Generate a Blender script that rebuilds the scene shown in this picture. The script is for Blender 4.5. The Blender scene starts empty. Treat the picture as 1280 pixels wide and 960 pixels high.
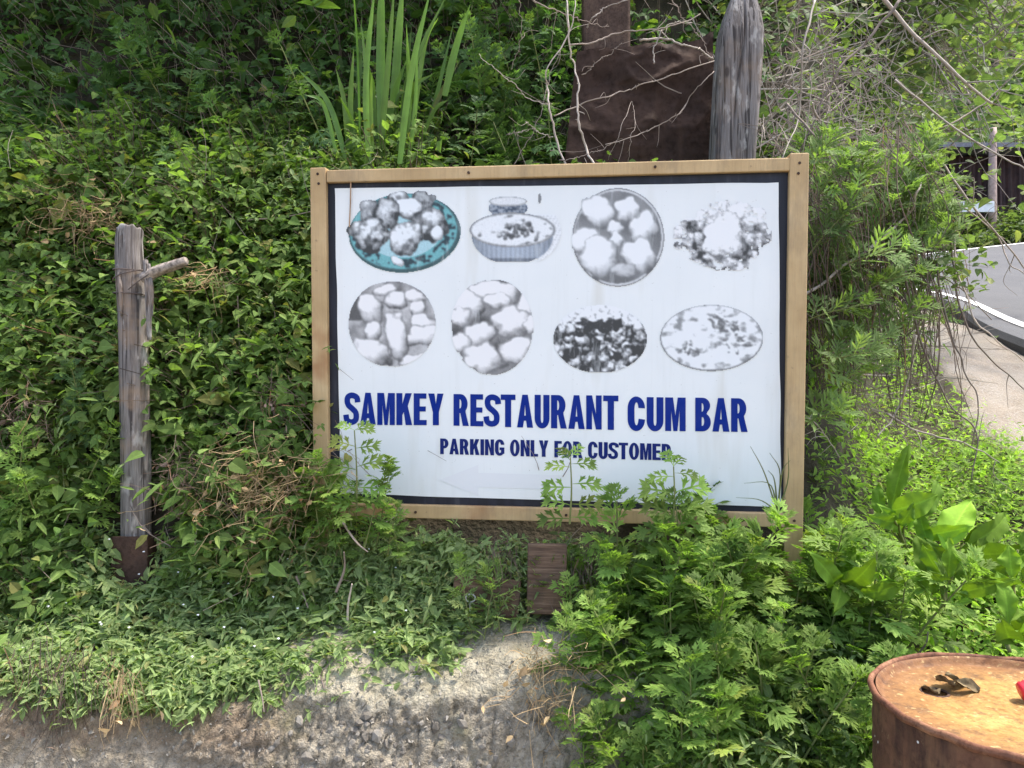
import bpy, math, random
import numpy as np
from mathutils import Matrix, Vector

sc = bpy.context.scene
COL = sc.collection
R = math.radians
CAMZ, PITCH, FPX = 1.47, R(1.0), 961.0

# ------------------------------------------------------------------ camera
cam_d = bpy.data.cameras.new('camera')
cam_d.sensor_width = 36.0
cam_d.lens = 36.0 * FPX / 1280.0
cam_d.clip_start, cam_d.clip_end = 0.05, 500.0
cam = bpy.data.objects.new('camera', cam_d)
COL.objects.link(cam)
cam.location = (0, 0, CAMZ)
cam.rotation_euler = (R(90) + PITCH, 0, 0)
sc.camera = cam

# ------------------------------------------------------------------ light
SUN = Vector((0.42, 0.06, 0.90)).normalized()
w = bpy.data.worlds.new('World')
sc.world = w
w.use_nodes = True
wn = w.node_tree
sky = wn.nodes.new('ShaderNodeTexSky')
sky.sky_type = 'NISHITA'
sky.sun_disc = False
sky.sun_elevation = math.asin(SUN.z)
sky.sun_rotation = math.atan2(SUN.x, SUN.y)
sky.air_density, sky.dust_density, sky.ozone_density = 1.0, 3.0, 0.6
wn.nodes['Background'].inputs[1].default_value = 0.15
wn.links.new(sky.outputs[0], wn.nodes['Background'].inputs[0])
sd = bpy.data.lights.new('sun', 'SUN')
sd.energy, sd.angle, sd.color = 2.0, R(4.0), (1.0, 0.95, 0.86)
so = bpy.data.objects.new('sun', sd)
COL.objects.link(so)
so.rotation_euler = (-SUN).to_track_quat('-Z', 'Y').to_euler()
vs = sc.view_settings
vs.view_transform, vs.look, vs.exposure, vs.gamma = 'Standard', 'None', 1.80, 1.0
vs.use_curve_mapping = False
sc.cycles.max_bounces = 6
sc.cycles.diffuse_bounces = 4
sc.cycles.glossy_bounces = 2
sc.cycles.transmission_bounces = 3
sc.cycles.transparent_max_bounces = 4

# ------------------------------------------------------------------ helpers
rng = np.random.default_rng(7)


def at(px, py, d):
    """world point seen at pixel (px,py) of the photo at depth d along the view axis"""
    u = (480 - py) / FPX
    c, s = math.cos(PITCH), math.sin(PITCH)
    return np.array([(px - 640) / FPX * d, d * (c - u * s), CAMZ + d * (s + u * c)])


def _hash(i, j, k, seed):
    h = (i * 374761393 + j * 668265263 + k * 2147483647 + seed * 974711) & 0xffffffff
    h = ((h ^ (h >> 13)) * 1274126177) & 0xffffffff
    return ((h ^ (h >> 16)) & 0xffff) / 32767.5 - 1.0


def vnoise(x, y, z=0.0, seed=0):
    x, y, z = np.broadcast_arrays(np.asarray(x, float), np.asarray(y, float), np.asarray(z, float))
    xi, yi, zi = np.floor(x).astype(np.int64), np.floor(y).astype(np.int64), np.floor(z).astype(np.int64)
    fx, fy, fz = x - xi, y - yi, z - zi
    fx, fy, fz = fx*fx*(3-2*fx), fy*fy*(3-2*fy), fz*fz*(3-2*fz)
    r = 0
    for a in (0, 1):
        for b in (0, 1):
            for c in (0, 1):
                wgt = (fx if a else 1-fx) * (fy if b else 1-fy) * (fz if c else 1-fz)
                r = r + wgt * _hash(xi+a, yi+b, zi+c, seed)
    return r


def fbm(x, y, z=0.0, seed=0, oct=4):
    r, a = 0, 1.0
    for o in range(oct):
        r = r + a * vnoise(np.asarray(x)*2**o, np.asarray(y)*2**o, np.asarray(z)*2**o, seed+o*17)
        a *= 0.5
    return r / 1.9


def sstep(a, b, x):
    t = np.clip((np.asarray(x, float) - a) / (b - a), 0, 1)
    return t*t*(3-2*t)


def unit(v):
    v = np.asarray(v, float)
    return v / np.maximum(np.linalg.norm(v, axis=-1, keepdims=True), 1e-9)


def link(o, parent=None):
    COL.objects.link(o)
    if parent is not None:
        o.parent = parent
    return o


def tag(o, label=None, cat=None, group=None, kind=None):
    if label: o['label'] = label
    if cat: o['category'] = cat
    if group: o['group'] = group
    if kind: o['kind'] = kind
    return o


def thing(name, label, cat, loc=(0, 0, 0), group=None):
    o = bpy.data.objects.new(name, None)
    o.empty_display_size = 0.05
    o.location = tuple(float(v) for v in loc)
    link(o)
    return tag(o, label, cat, group)


def np_mesh(name, V, F, mat=None, tint=None, smooth=False):
    """F: (n,3) or (n,4) int array"""
    me = bpy.data.meshes.new(name)
    V = np.asarray(V, np.float32); F = np.asarray(F, np.int32)
    n, k = F.shape
    me.vertices.add(len(V)); me.vertices.foreach_set('co', V.ravel())
    me.loops.add(n*k); me.loops.foreach_set('vertex_index', F.ravel())
    me.polygons.add(n)
    me.polygons.foreach_set('loop_start', np.arange(0, n*k, k, dtype=np.int32))
    me.polygons.foreach_set('use_smooth', np.full(n, smooth, dtype=bool))
    if tint is not None:
        a = me.attributes.new('tint', 'FLOAT_COLOR', 'POINT')
        c = np.ones((len(V), 4), np.float32); c[:, :3] = tint
        a.data.foreach_set('color', c.ravel())
    me.update(calc_edges=True)
    if mat: me.materials.append(mat)
    return me


def obj(name, me, parent=None, loc=None):
    o = bpy.data.objects.new(name, me)
    if loc is not None: o.location = tuple(float(v) for v in loc)
    return link(o, parent)


class MB:
    def __init__(s):
        s.V, s.T, s.C, s.n = [], [], [], 0
    def add(s, V, T, C=None):
        V = np.asarray(V, float); T = np.asarray(T, int)
        s.V.append(V); s.T.append(T + s.n); s.n += len(V)
        s.C.append(np.tile([.5, .5, .5], (len(V), 1)) if C is None else C)
        return s
    def mesh(s, name, mat, smooth=False):
        return np_mesh(name, np.concatenate(s.V), np.concatenate(s.T), mat, np.concatenate(s.C), smooth)


def tube(P, rad, k=6, cap=True):
    P = np.asarray(P, float); n = len(P)
    rad = np.broadcast_to(np.asarray(rad, float), (n,))
    t = np.gradient(P, axis=0); t = unit(t)
    ref = np.array([0.31, 0.77, 0.56])
    a = unit(np.cross(t, ref)); b = np.cross(t, a)
    th = np.arange(k) * 2*np.pi/k
    V = P[:, None] + rad[:, None, None]*(np.cos(th)[None, :, None]*a[:, None] + np.sin(th)[None, :, None]*b[:, None])
    V = V.reshape(-1, 3)
    i = np.arange(n-1)[:, None]*k; j = np.arange(k)[None]; j2 = (j+1) % k
    A, B, C, D = (i+j).ravel(), (i+j2).ravel(), (i+k+j2).ravel(), (i+k+j).ravel()
    T = np.concatenate([np.stack([A, B, C], 1), np.stack([A, C, D], 1)])
    if cap:
        V = np.concatenate([V, P[:1], P[-1:]]); m = n*k
        jj = np.arange(k); j3 = (jj+1) % k
        T = np.concatenate([T, np.stack([j3, jj, np.full(k, m)], 1), np.stack([(n-1)*k+jj, (n-1)*k+j3, np.full(k, m+1)], 1)])
    return V, T


def grid_tris(nu, nv):
    i, j = np.meshgrid(np.arange(nu-1), np.arange(nv-1), indexing='ij')
    a = (i*nv+j).ravel(); b = a+nv; c = b+1; d = a+1
    return np.concatenate([np.stack([a, b, c], 1), np.stack([a, c, d], 1)])


def smooth_line(P, n=24):
    """Catmull-Rom through points"""
    P = np.asarray(P, float)
    if len(P) < 3:
        t = np.linspace(0, 1, n)[:, None]; return P[0]*(1-t)+P[-1]*t
    Q = np.concatenate([[2*P[0]-P[1]], P, [2*P[-1]-P[-2]]])
    out = []
    for u in np.linspace(0, len(P)-1-1e-6, n):
        i = int(u); t = u-i
        p0, p1, p2, p3 = Q[i:i+4]
        out.append(0.5*((2*p1)+(-p0+p2)*t+(2*p0-5*p1+4*p2-p3)*t*t+(-p0+3*p1-3*p2+p3)*t**3))
    return np.array(out)


def box_v(x0, x1, y0, y1, z0, z1, bev=0.0):
    import bmesh
    bm = bmesh.new()
    bmesh.ops.create_cube(bm, size=1)
    for v in bm.verts:
        v.co = ((x0+x1)/2+v.co.x*(x1-x0), (y0+y1)/2+v.co.y*(y1-y0), (z0+z1)/2+v.co.z*(z1-z0))
    if bev:
        bmesh.ops.bevel(bm, geom=bm.edges[:], offset=bev, segments=2, affect='EDGES', profile=0.5)
    return bm


def bm_obj(name, bm, mat, parent=None, loc=None):
    me = bpy.data.meshes.new(name)
    bm.to_mesh(me); bm.free()
    if mat: me.materials.append(mat)
    return obj(name, me, parent, loc)


# ------------------------------------------------------------------ node materials
class NT:
    def __init__(s, name):
        s.m = bpy.data.materials.new(name); s.m.use_nodes = True
        s.t = s.m.node_tree; s.N = s.t.nodes; s.L = s.t.links
        s.b = s.N['Principled BSDF']; s.out = s.N['Material Output']
        s.b.inputs['Specular IOR Level'].default_value = 0.3
    def _set(s, inp, v):
        if isinstance(v, bpy.types.NodeSocket): s.L.new(v, inp)
        elif isinstance(v, (tuple, list)) and len(v) == 3 and inp.type == 'RGBA': inp.default_value = (*v, 1)
        else: inp.default_value = v
    def coord(s, kind='Object', scale=None, rot=None):
        c = s.N.new('ShaderNodeTexCoord').outputs[kind]
        if scale is None: return c
        mp = s.N.new('ShaderNodeMapping'); s.L.new(c, mp.inputs[0]); mp.inputs['Scale'].default_value = scale
        if rot: mp.inputs['Rotation'].default_value = rot
        return mp.outputs[0]
    def noise(s, vec, scale, detail=4, rough=0.55, dist=0.0):
        n = s.N.new('ShaderNodeTexNoise'); s.L.new(vec, n.inputs['Vector'])
        n.inputs['Scale'].default_value = scale; n.inputs['Detail'].default_value = detail
        n.inputs['Roughness'].default_value = rough; n.inputs['Distortion'].default_value = dist
        return n.outputs['Fac']
    def voro(s, vec, scale, feature='F1', out='Distance'):
        n = s.N.new('ShaderNodeTexVoronoi'); n.feature = feature
        s.L.new(vec, n.inputs['Vector']); n.inputs['Scale'].default_value = scale
        return n.outputs[out]
    def ramp(s, fac, *stops):
        n = s.N.new('ShaderNodeValToRGB'); e = n.color_ramp.elements
        s.L.new(fac, n.inputs[0])
        while len(e) < len(stops): e.new(0.5)
        for el, (p, c) in zip(e, stops):
            el.position = p
            el.color = (*c, 1) if isinstance(c, (tuple, list)) else (c, c, c, 1)
        return n.outputs[0]
    def mix(s, fac, a, b, mode='MIX'):
        n = s.N.new('ShaderNodeMix'); n.data_type = 'RGBA'; n.blend_type = mode
        s._set(n.inputs[0], fac); s._set(n.inputs[6], a); s._set(n.inputs[7], b)
        return n.outputs[2]
    def math(s, op, a, b=0.0):
        n = s.N.new('ShaderNodeMath'); n.operation = op
        s._set(n.inputs[0], a); s._set(n.inputs[1], b)
        return n.outputs[0]
    def sep(s, v):
        n = s.N.new('ShaderNodeSeparateXYZ'); s.L.new(v, n.inputs[0]); return n.outputs
    def attr(s, name):
        n = s.N.new('ShaderNodeAttribute'); n.attribute_name = name; return n
    def objrand(s):
        return s.N.new('ShaderNodeObjectInfo').outputs['Random']
    def bump(s, h, strength=0.4, dist=0.01):
        n = s.N.new('ShaderNodeBump'); s._set(n.inputs['Height'], h)
        n.inputs['Strength'].default_value = strength; n.inputs['Distance'].default_value = dist
        s.L.new(n.outputs[0], s.b.inputs['Normal'])
    def col(s, v): s._set(s.b.inputs['Base Color'], v)
    def rough(s, v): s._set(s.b.inputs['Roughness'], v)


def leaf_mat(name, ca, cb, cc, trans=0.44, tcol=(1.25, 1.5, 0.55), rough=0.6, nscale=60, spec=0.18):
    """ca..cb random between leaves, cc: rare yellowed/dry leaf colour"""
    if ca[1] > 1.25*ca[0] and ca[1] > cb[2]:
        ca, cb = [(c[0]*1.50, c[1]*1.22, c[2]*1.40) for c in (ca, cb)]
    s = NT(name)
    a = s.attr('tint'); r, g, b = s.sep(a.outputs['Color'])
    pn = s.noise(s.coord('Object'), 3.2, 3)
    rr_ = s.math('ADD', s.math('MULTIPLY', r, .6), s.math('MULTIPLY', s.math('SUBTRACT', pn, .3), 1.0))
    c = s.mix(s.ramp(rr_, (0.0, 0.0), (1.0, 1.0)), ca, cb)
    yel = s.ramp(s.math('FRACT', s.math('MULTIPLY', r, 17.3)), (0.90, 0.0), (0.97, 1.0))
    c = s.mix(s.math('MULTIPLY', yel, 0.8), c, cc)
    k = s.math('ADD', s.math('MULTIPLY', g, 0.70), 0.70)
    kr = s.math('ADD', s.math('MULTIPLY', s.objrand(), 0.45), 0.80)
    k = s.math('MULTIPLY', k, kr)
    n = s.noise(s.coord('Object'), nscale, 3)
    k = s.math('MULTIPLY', k, s.math('ADD', s.math('MULTIPLY', n, 0.7), 0.65))
    vein = s.ramp(b, (0.0, 1.35), (0.12, 1.0))
    k2 = s.N.new('ShaderNodeCombineXYZ')
    for i in range(3): s.L.new(k, k2.inputs[i])
    c = s.mix(1.0, c, k2.outputs[0], 'MULTIPLY')
    c = s.mix(1.0, c, vein, 'MULTIPLY')
    s.col(c); s.rough(rough); s.b.inputs['Specular IOR Level'].default_value = spec
    tr = s.N.new('ShaderNodeBsdfTranslucent')
    s.L.new(s.mix(1.0, c, tcol, 'MULTIPLY'), tr.inputs['Color'])
    ms = s.N.new('ShaderNodeMixShader'); ms.inputs[0].default_value = trans
    s.L.new(s.b.outputs[0], ms.inputs[1]); s.L.new(tr.outputs[0], ms.inputs[2])
    s.L.new(ms.outputs[0], s.out.inputs['Surface'])
    return s.m


M = {}
M['vine'] = leaf_mat('vine_leaf', (.058, .125, .028), (.125, .210, .052), (.24, .21, .07), spec=.08)
M['chick'] = leaf_mat('chickweed_leaf', (.085, .150, .045), (.150, .225, .085), (.25, .22, .09), spec=.15)
M['mug'] = leaf_mat('mugwort_leaf', (.080, .165, .030), (.150, .255, .052), (.22, .25, .06), trans=.46, nscale=45)
M['mugdark'] = leaf_mat('shade_darkened_mugwort_leaf', (.045, .105, .034), (.080, .150, .048), (.13, .18, .05), trans=.42)  # mugwort green lowered, painting the upper bank's shade into the leaf colour
M['greymug'] = leaf_mat('willowy_leaf', (.070, .135, .036), (.120, .195, .058), (.20, .24, .09), trans=.45)
M['nettle'] = leaf_mat('broad_leaf', (.032, .085, .022), (.065, .130, .034), (.16, .19, .04))  # greens darkened so the colour itself carries the upper bank's shade
M['dock'] = leaf_mat('dock_leaf', (.070, .165, .018), (.115, .230, .022), (.12, .23, .03), trans=.30, tcol=(1.3, 1.35, .35), rough=.7, nscale=40, spec=.10)
M['iris'] = leaf_mat('blade_leaf', (.050, .120, .022), (.095, .175, .034), (.25, .26, .09), trans=.45, rough=.4, nscale=18, spec=.4)
M['grass'] = leaf_mat('weed_leaf', (.100, .200, .032), (.175, .300, .050), (.27, .26, .08), trans=.46)
M['brush'] = leaf_mat('brush_leaf', (.062, .118, .042), (.125, .185, .068), (.26, .26, .10), trans=.4)
M['dry'] = leaf_mat('dry_grass', (.25, .165, .085), (.42, .31, .17), (.30, .15, .07), trans=.15, tcol=(1, .9, .7), rough=.8)
M['deadbrown'] = leaf_mat('dead_stem', (.075, .052, .040), (.145, .105, .078), (.22, .12, .06), trans=.05, tcol=(1, .9, .7), rough=.85)
M['twig'] = leaf_mat('bare_twig', (.17, .125, .10), (.33, .27, .22), (.40, .34, .28), trans=0.0, rough=.75)
M['palecane'] = leaf_mat('pale_cane', (.27, .22, .18), (.40, .34, .285), (.36, .30, .25), trans=0.0, rough=.6)
M['stem'] = leaf_mat('green_stem', (.08, .12, .035), (.13, .16, .05), (.16, .10, .05), trans=.05, rough=.6)
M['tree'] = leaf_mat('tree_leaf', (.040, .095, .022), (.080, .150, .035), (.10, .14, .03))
M['flower'] = leaf_mat('flower_petal', (.8, .8, .78), (.8, .8, .78), (.8, .8, .78), trans=.2, tcol=(1, 1, 1))


def m_soil():
    s = NT('soil'); v = s.coord('Object')
    n = s.noise(v, 9, 6); n2 = s.noise(v, 60, 4)
    c = s.ramp(n, (.3, (.022, .016, .011)), (.55, (.055, .040, .026)), (.8, (.09, .07, .045)))
    s.col(s.mix(s.math('MULTIPLY', n2, .5), c, (.03, .035, .015))); s.rough(.95); s.bump(n2, .6, .02)
    return s.m


def m_ground():
    s = NT('dirt_ground'); v = s.coord('Object')
    n = s.noise(v, 1.4, 6); n2 = s.noise(v, 45, 5)
    c = s.ramp(n, (.3, (.20, .165, .125)), (.7, (.33, .28, .215)))
    s.col(s.mix(s.math('MULTIPLY', n2, .5), c, (.16, .14, .115))); s.rough(.95); s.bump(n2, .5, .02)
    return s.m


def m_dirt():
    s = NT('dirt_shoulder'); v = s.coord('Object')
    n = s.noise(v, 3.0, 6); n2 = s.noise(v, 55, 5); gv = s.noise(v, 140, 3)
    c = s.ramp(n, (.3, (.19, .155, .115)), (.5, (.26, .215, .165)), (.72, (.30, .265, .22)))
    c = s.mix(s.ramp(n2, (.5, 0.0), (.68, .75)), c, (.20, .165, .13))
    c = s.mix(s.ramp(gv, (.52, 0.0), (.66, .8)), c, (.34, .325, .30))
    c = s.mix(s.ramp(s.noise(v, 1.8, 4), (.45, 0.0), (.62, .6)), c, (.24, .22, .195))
    s.col(c); s.rough(.95); s.bump(s.math('ADD', n2, gv), .6, .02)
    return s.m


def m_asphalt():
    s = NT('asphalt'); v = s.coord('Object')
    n = s.noise(v, 1.2, 5); n2 = s.noise(v, 160, 3); n3 = s.noise(s.coord('Object', (4, .5, 1), (0, 0, -.3)), 2.0, 3)
    c = s.ramp(n, (.3, (.072, .072, .076)), (.7, (.098, .098, .102)))
    c = s.mix(s.ramp(n3, (.5, 0.0), (.75, .4)), c, (.125, .122, .12))
    c = s.mix(s.ramp(n2, (.45, 0.0), (.7, .6)), c, (.15, .15, .15))
    s.col(c); s.rough(.92); s.bump(n2, .35, .006)
    return s.m


def m_linepaint():
    s = NT('road_line_paint'); v = s.coord('Object')
    n = s.noise(v, 30, 5)
    s.col(s.ramp(n, (.30, (.42, .41, .40)), (.45, (.76, .75, .73)))); s.rough(.7)
    return s.m


def m_concrete():
    s = NT('rubble_concrete'); v = s.coord('Object')
    n = s.noise(v, 2.6, 5); n2 = s.noise(v, 26, 6, .65); n3 = s.noise(v, 110, 4); x, y, z = s.sep(v)
    c = s.ramp(n2, (.25, (.125, .104, .074)), (.45, (.235, .200, .148)), (.68, (.37, .325, .25)))
    # pale cement crust on the upper lip, earth-stained face further left
    crust = s.ramp(s.math('ADD', z, s.math('MULTIPLY', s.math('SUBTRACT', n, .5), .16)), (.655, 0.0), (.70, 1.0))
    east = s.ramp(s.math('ADD', x, s.math('MULTIPLY', s.math('SUBTRACT', n, .5), .5)), (0.0, 0.0), (.001, 0.0))
    c = s.mix(s.math('MULTIPLY', crust, .8), c, s.ramp(n2, (.3, (.23, .20, .135)), (.6, (.39, .35, .26))))
    px = s.math('ADD', s.math('MULTIPLY', x, -1.0), s.math('MULTIPLY', s.math('SUBTRACT', n, .5), .5))
    earth = s.ramp(px, (.52, 0.0), (.72, 1.0))
    zt = s.ramp(s.math('ADD', z, s.math('MULTIPLY', s.math('SUBTRACT', n, .5), .2)), (.52, 0.0), (.60, 1.0))
    c = s.mix(s.math('MULTIPLY', s.math('MULTIPLY', earth, zt), .85), c, s.ramp(n2, (.3, (.15, .105, .066)), (.65, (.26, .19, .125))))
    vc = s.voro(s.mix(1.0, v, s.math('MULTIPLY', s.noise(v, 16, 4, .6), .11), 'ADD'), 27, 'DISTANCE_TO_EDGE'); wob_ = s.noise(v, 7, 4)
    crk = s.math('MULTIPLY', s.ramp(vc, (0.0, 1.0), (.06, 0.0)), s.ramp(wob_, (.46, 0.0), (.62, .7)))
    c = s.mix(crk, c, (.05, .043, .034))
    moss = s.ramp(s.noise(v, 5.5, 5), (.56, 0.0), (.70, .55))
    c = s.mix(moss, c, (.115, .110, .040))
    c = s.mix(s.ramp(n3, (.55, 0.0), (.70, .55)), c, (.085, .073, .058))
    s.col(c); s.rough(.95); s.bump(s.math('ADD', n2, s.math('MULTIPLY', n3, .6)), .9, .02)
    return s.m


def m_stone():
    s = NT('grey_stone'); v = s.coord('Object'); r = s.objrand()
    n = s.noise(v, 40, 5)
    c = s.mix(r, (.15, .13, .105), (.31, .28, .235))
    c = s.mix(s.ramp(n, (.4, 0.0), (.7, .6)), c, (.12, .105, .085))
    s.col(c); s.rough(.9); s.bump(n, .5, .006)
    return s.m


def m_frame():
    s = NT('tan_painted_wood'); r = s.objrand()
    g = s.noise(s.coord('Object', (1, 1, .06)), 170, 4); v = s.coord('Object'); b = s.noise(v, 6, 5); d = s.noise(v, 32, 5, .7)
    c = s.ramp(b, (.3, (.40, .265, .125)), (.55, (.50, .345, .175)), (.75, (.56, .41, .23)))
    c = s.mix(s.ramp(g, (.45, 0.0), (.75, .4)), c, (.33, .215, .11))
    c = s.mix(s.ramp(d, (.63, 0.0), (.72, .7)), c, (.18, .12, .07))
    c = s.mix(s.ramp(s.noise(s.coord('Object', (1, 1, .35)), 9, 5, .65), (.54, 0.0), (.68, .55)), c, (.27, .19, .11))
    rust = s.ramp(s.math('MULTIPLY', s.noise(v, 3.3, 4), s.ramp(s.sep(v)[2], (.0, 1.0), (.25, .82))), (.56, 0.0), (.66, .7))
    c = s.mix(rust, c, (.30, .13, .05))
    s.col(c); s.rough(.62); s.bump(s.math('ADD', g, d), .25, .004)
    return s.m


def m_poster():
    s = NT('white_poster_vinyl'); v = s.coord('Object')
    st = s.noise(s.coord('Object', (1, 1, .05)), 60, 4); b = s.noise(v, 3.5, 5); sp = s.noise(v, 130, 2)
    c = s.ramp(b, (.3, (.73, .735, .72)), (.7, (.775, .775, .755)))
    c = s.mix(s.ramp(st, (.55, 0.0), (.8, .35)), c, (.66, .66, .63))
    c = s.mix(s.ramp(sp, (.735, 0.0), (.76, .5)), c, (.35, .32, .28))
    c = s.mix(s.ramp(s.noise(s.coord('Object', (1, 1, .15)), 11, 3), (.60, 0.0), (.76, .40)), c, (.56, .52, .43))
    s.col(c); s.rough(.42); s.bump(s.noise(v, 2.2, 2), .25, .02)
    return s.m


def m_border():
    s = NT('navy_border_print'); v = s.coord('Object')
    st = s.noise(s.coord('Object', (1, 1, .12)), 40, 5)
    s.col(s.ramp(st, (.35, (.010, .011, .018)), (.6, (.018, .020, .032)), (.8, (.06, .06, .07)))); s.rough(.5)
    return s.m


def m_ink(name, c, fade=.12):
    s = NT(name); n = s.noise(s.coord('Object'), 25, 5)
    s.col(s.ramp(n, (.35, c), (.8, tuple(x+fade*.10 for x in c)))); s.rough(.6); s.b.inputs['Specular IOR Level'].default_value = .08
    return s.m


def m_print():
    s = NT('faded_food_print'); a = s.attr('tint')
    n = s.noise(s.coord('Object', (1, 1, .2)), 45, 4)
    s.col(s.mix(s.ramp(n, (.58, 0.0), (.78, .35)), a.outputs['Color'], (.74, .75, .74))); s.rough(.45)
    return s.m


def m_greywood(name='weathered_grey_wood', warm=0.0):
    s = NT(name); v = s.coord('Object')
    g = s.noise(s.coord('Object', (1, 1, .030)), 330, 5, .7); g2 = s.noise(s.coord('Object', (1, 1, .07)), 60, 5, .6, .6); b = s.noise(v, 6, 5)
    c = s.ramp(g, (.30, (.115, .098, .088)), (.50, (.200, .178, .165)), (.70, (.285, .258, .242)))
    c = s.mix(s.ramp(b, (.40, 0.0), (.68, .55)), c, (.125, .105, .092))
    c = s.mix(s.ramp(g2, (.52, 0.0), (.62, .75)), c, (.085, .068, .058))
    crk = s.noise(s.coord('Object', (1, 1, .022)), 95, 3, .5, .3)
    c = s.mix(s.ramp(crk, (.60, 0.0), (.635, .9)) if not warm else s.ramp(crk, (.555, 0.0), (.60, .85)), c, (.028, .022, .02))
    if warm:
        c = s.mix(s.ramp(s.noise(v, 7, 4), (.52, 0.0), (.66, warm)), c, (.30, .20, .125))
        c = s.mix(s.ramp(s.noise(s.coord('Object', (1, 1, .35)), 26, 4), (.58, 0.0), (.66, .7)), c, (.42, .39, .355))
    kn = s.voro(s.coord('Object', (1, 1, .5)), 9)
    c = s.mix(s.ramp(kn, (.06, .85), (.11, 0.0)), c, (.05, .038, .032))
    s.col(c); s.rough(.88); s.bump(s.math('SUBTRACT', s.math('ADD', g, s.math('MULTIPLY', g2, .5)), crk), .7, .004)
    return s.m


def m_rust(name, dark, mid, light, sc_=8.0, spec=.3):
    s = NT(name); v = s.coord('Object')
    n = s.noise(v, sc_, 6, .62); n2 = s.noise(v, sc_*7, 5, .65); n3 = s.noise(s.coord('Object', (1, 1, .2)), sc_*3, 4)
    c = s.ramp(n, (.30, dark), (.52, mid), (.76, light))
    c = s.mix(s.ramp(n2, (.48, 0.0), (.70, .65)), c, tuple(x*.5 for x in dark))
    c = s.mix(s.ramp(n3, (.58, 0.0), (.72, .5)), c, light)
    s.col(c); s.rough(s.ramp(n2, (.3, .6), (.7, .9))); s.bump(n2, .4, .004)
    s.b.inputs['Specular IOR Level'].default_value = spec
    return s, c, v


s_, c_, v_ = m_rust('rusted_brown_steel', (.032, .020, .015), (.050, .030, .022), (.075, .044, .030), 6.0, .08)
M['sheet'] = s_.m
s_, c_, v_ = m_rust('dark_rusty_iron', (.035, .018, .012), (.060, .032, .022), (.09, .045, .028), 12.0)
M['iron'] = s_.m
# drum wall: brown rust, drips, lichen-like pale flecks
s_, c_, v_ = m_rust('drum_side_rust', (.080, .034, .022), (.145, .066, .036), (.24, .125, .060), 7.0)
fl = s_.noise(v_, 38, 5, .7)
c2 = s_.mix(s_.ramp(fl, (.62, 0.0), (.70, .7)), c_, (.34, .25, .13))
dk = s_.noise(s_.coord('Object', (1, 1, .18)), 16, 5, .6)
c2 = s_.mix(s_.ramp(dk, (.50, 0.0), (.66, .8)), c2, (.030, .015, .012))
c2 = s_.mix(s_.ramp(s_.voro(v_, 19), (.035, .95), (.065, 0.0)), c2, (.75, .73, .68))
s_.col(c2); M['drum'] = s_.m
s_, c_, v_ = m_rust('drum_lid_rust', (.22, .105, .030), (.34, .185, .050), (.44, .285, .090), 9.0)
xyz = s_.sep(v_)
rad = s_.math('SQRT', s_.math('ADD', s_.math('POWER', xyz[0], 2.0), s_.math('POWER', xyz[1], 2.0)))
rn = s_.math('ADD', rad, s_.math('MULTIPLY', s_.math('SUBTRACT', s_.noise(v_, 9, 5), .5), .14))
c2 = s_.mix(s_.ramp(rn, (.16, 0.0), (.285, .9)), c_, (.150, .062, .030))
c2 = s_.mix(s_.ramp(s_.noise(v_, 24, 5, .7), (.52, 0.0), (.66, .75)), c2, (.085, .042, .022))
c2 = s_.mix(s_.ramp(s_.noise(v_, 3.0, 3), (.54, 0.0), (.68, .6)), c2, (.17, .080, .042))
gr_ = s_.noise(v_, 130, 3, .6)
c2 = s_.mix(s_.ramp(gr_, (.54, 0.0), (.66, .45)), c2, (.12, .058, .028)); c2 = s_.mix(s_.ramp(s_.noise(v_, 70, 4), (.60, 0.0), (.68, .6)), c2, (.46, .33, .15))
s_.col(c2); s_.bump(gr_, .5, .003); M['lid'] = s_.m
s_, c_, v_ = m_rust('drum_rim_rust', (.075, .030, .018), (.17, .068, .035), (.30, .15, .08), 14.0)
c2 = s_.mix(s_.ramp(s_.voro(v_, 13), (.04, .95), (.06, 0.0)), c_, (.75, .73, .68))
s_.col(c2); M['rim'] = s_.m

M['soil'] = m_soil(); M['ground'] = m_ground(); M['dirt'] = m_dirt(); M['asphalt'] = m_asphalt(); M['line'] = m_linepaint()
M['concrete'] = m_concrete(); M['stone'] = m_stone(); M['frame'] = m_frame(); M['poster'] = m_poster(); M['border'] = m_border()
M['ink'] = m_ink('blue_ink', (.004, .022, .200)); M['ink2'] = m_ink('dark_blue_ink', (.008, .018, .125)); M['ghost'] = m_ink('ghost_ink', (.725, .715, .71), .1)
M['print'] = m_print(); M['greywood'] = m_greywood('weathered_grey_wood', .28); M['postwood'] = m_greywood('weathered_brown_wood', .6)



def plain(name, c, rough=.6, n_amt=.3, sc_=20):
    s = NT(name); n = s.noise(s.coord('Object'), sc_, 5)
    s.col(s.ramp(n, (.3, tuple(x*(1-n_amt) for x in c)), (.7, tuple(min(1, x*(1+n_amt)) for x in c)))); s.rough(rough); s.bump(n, .2, .004)
    return s.m


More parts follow.
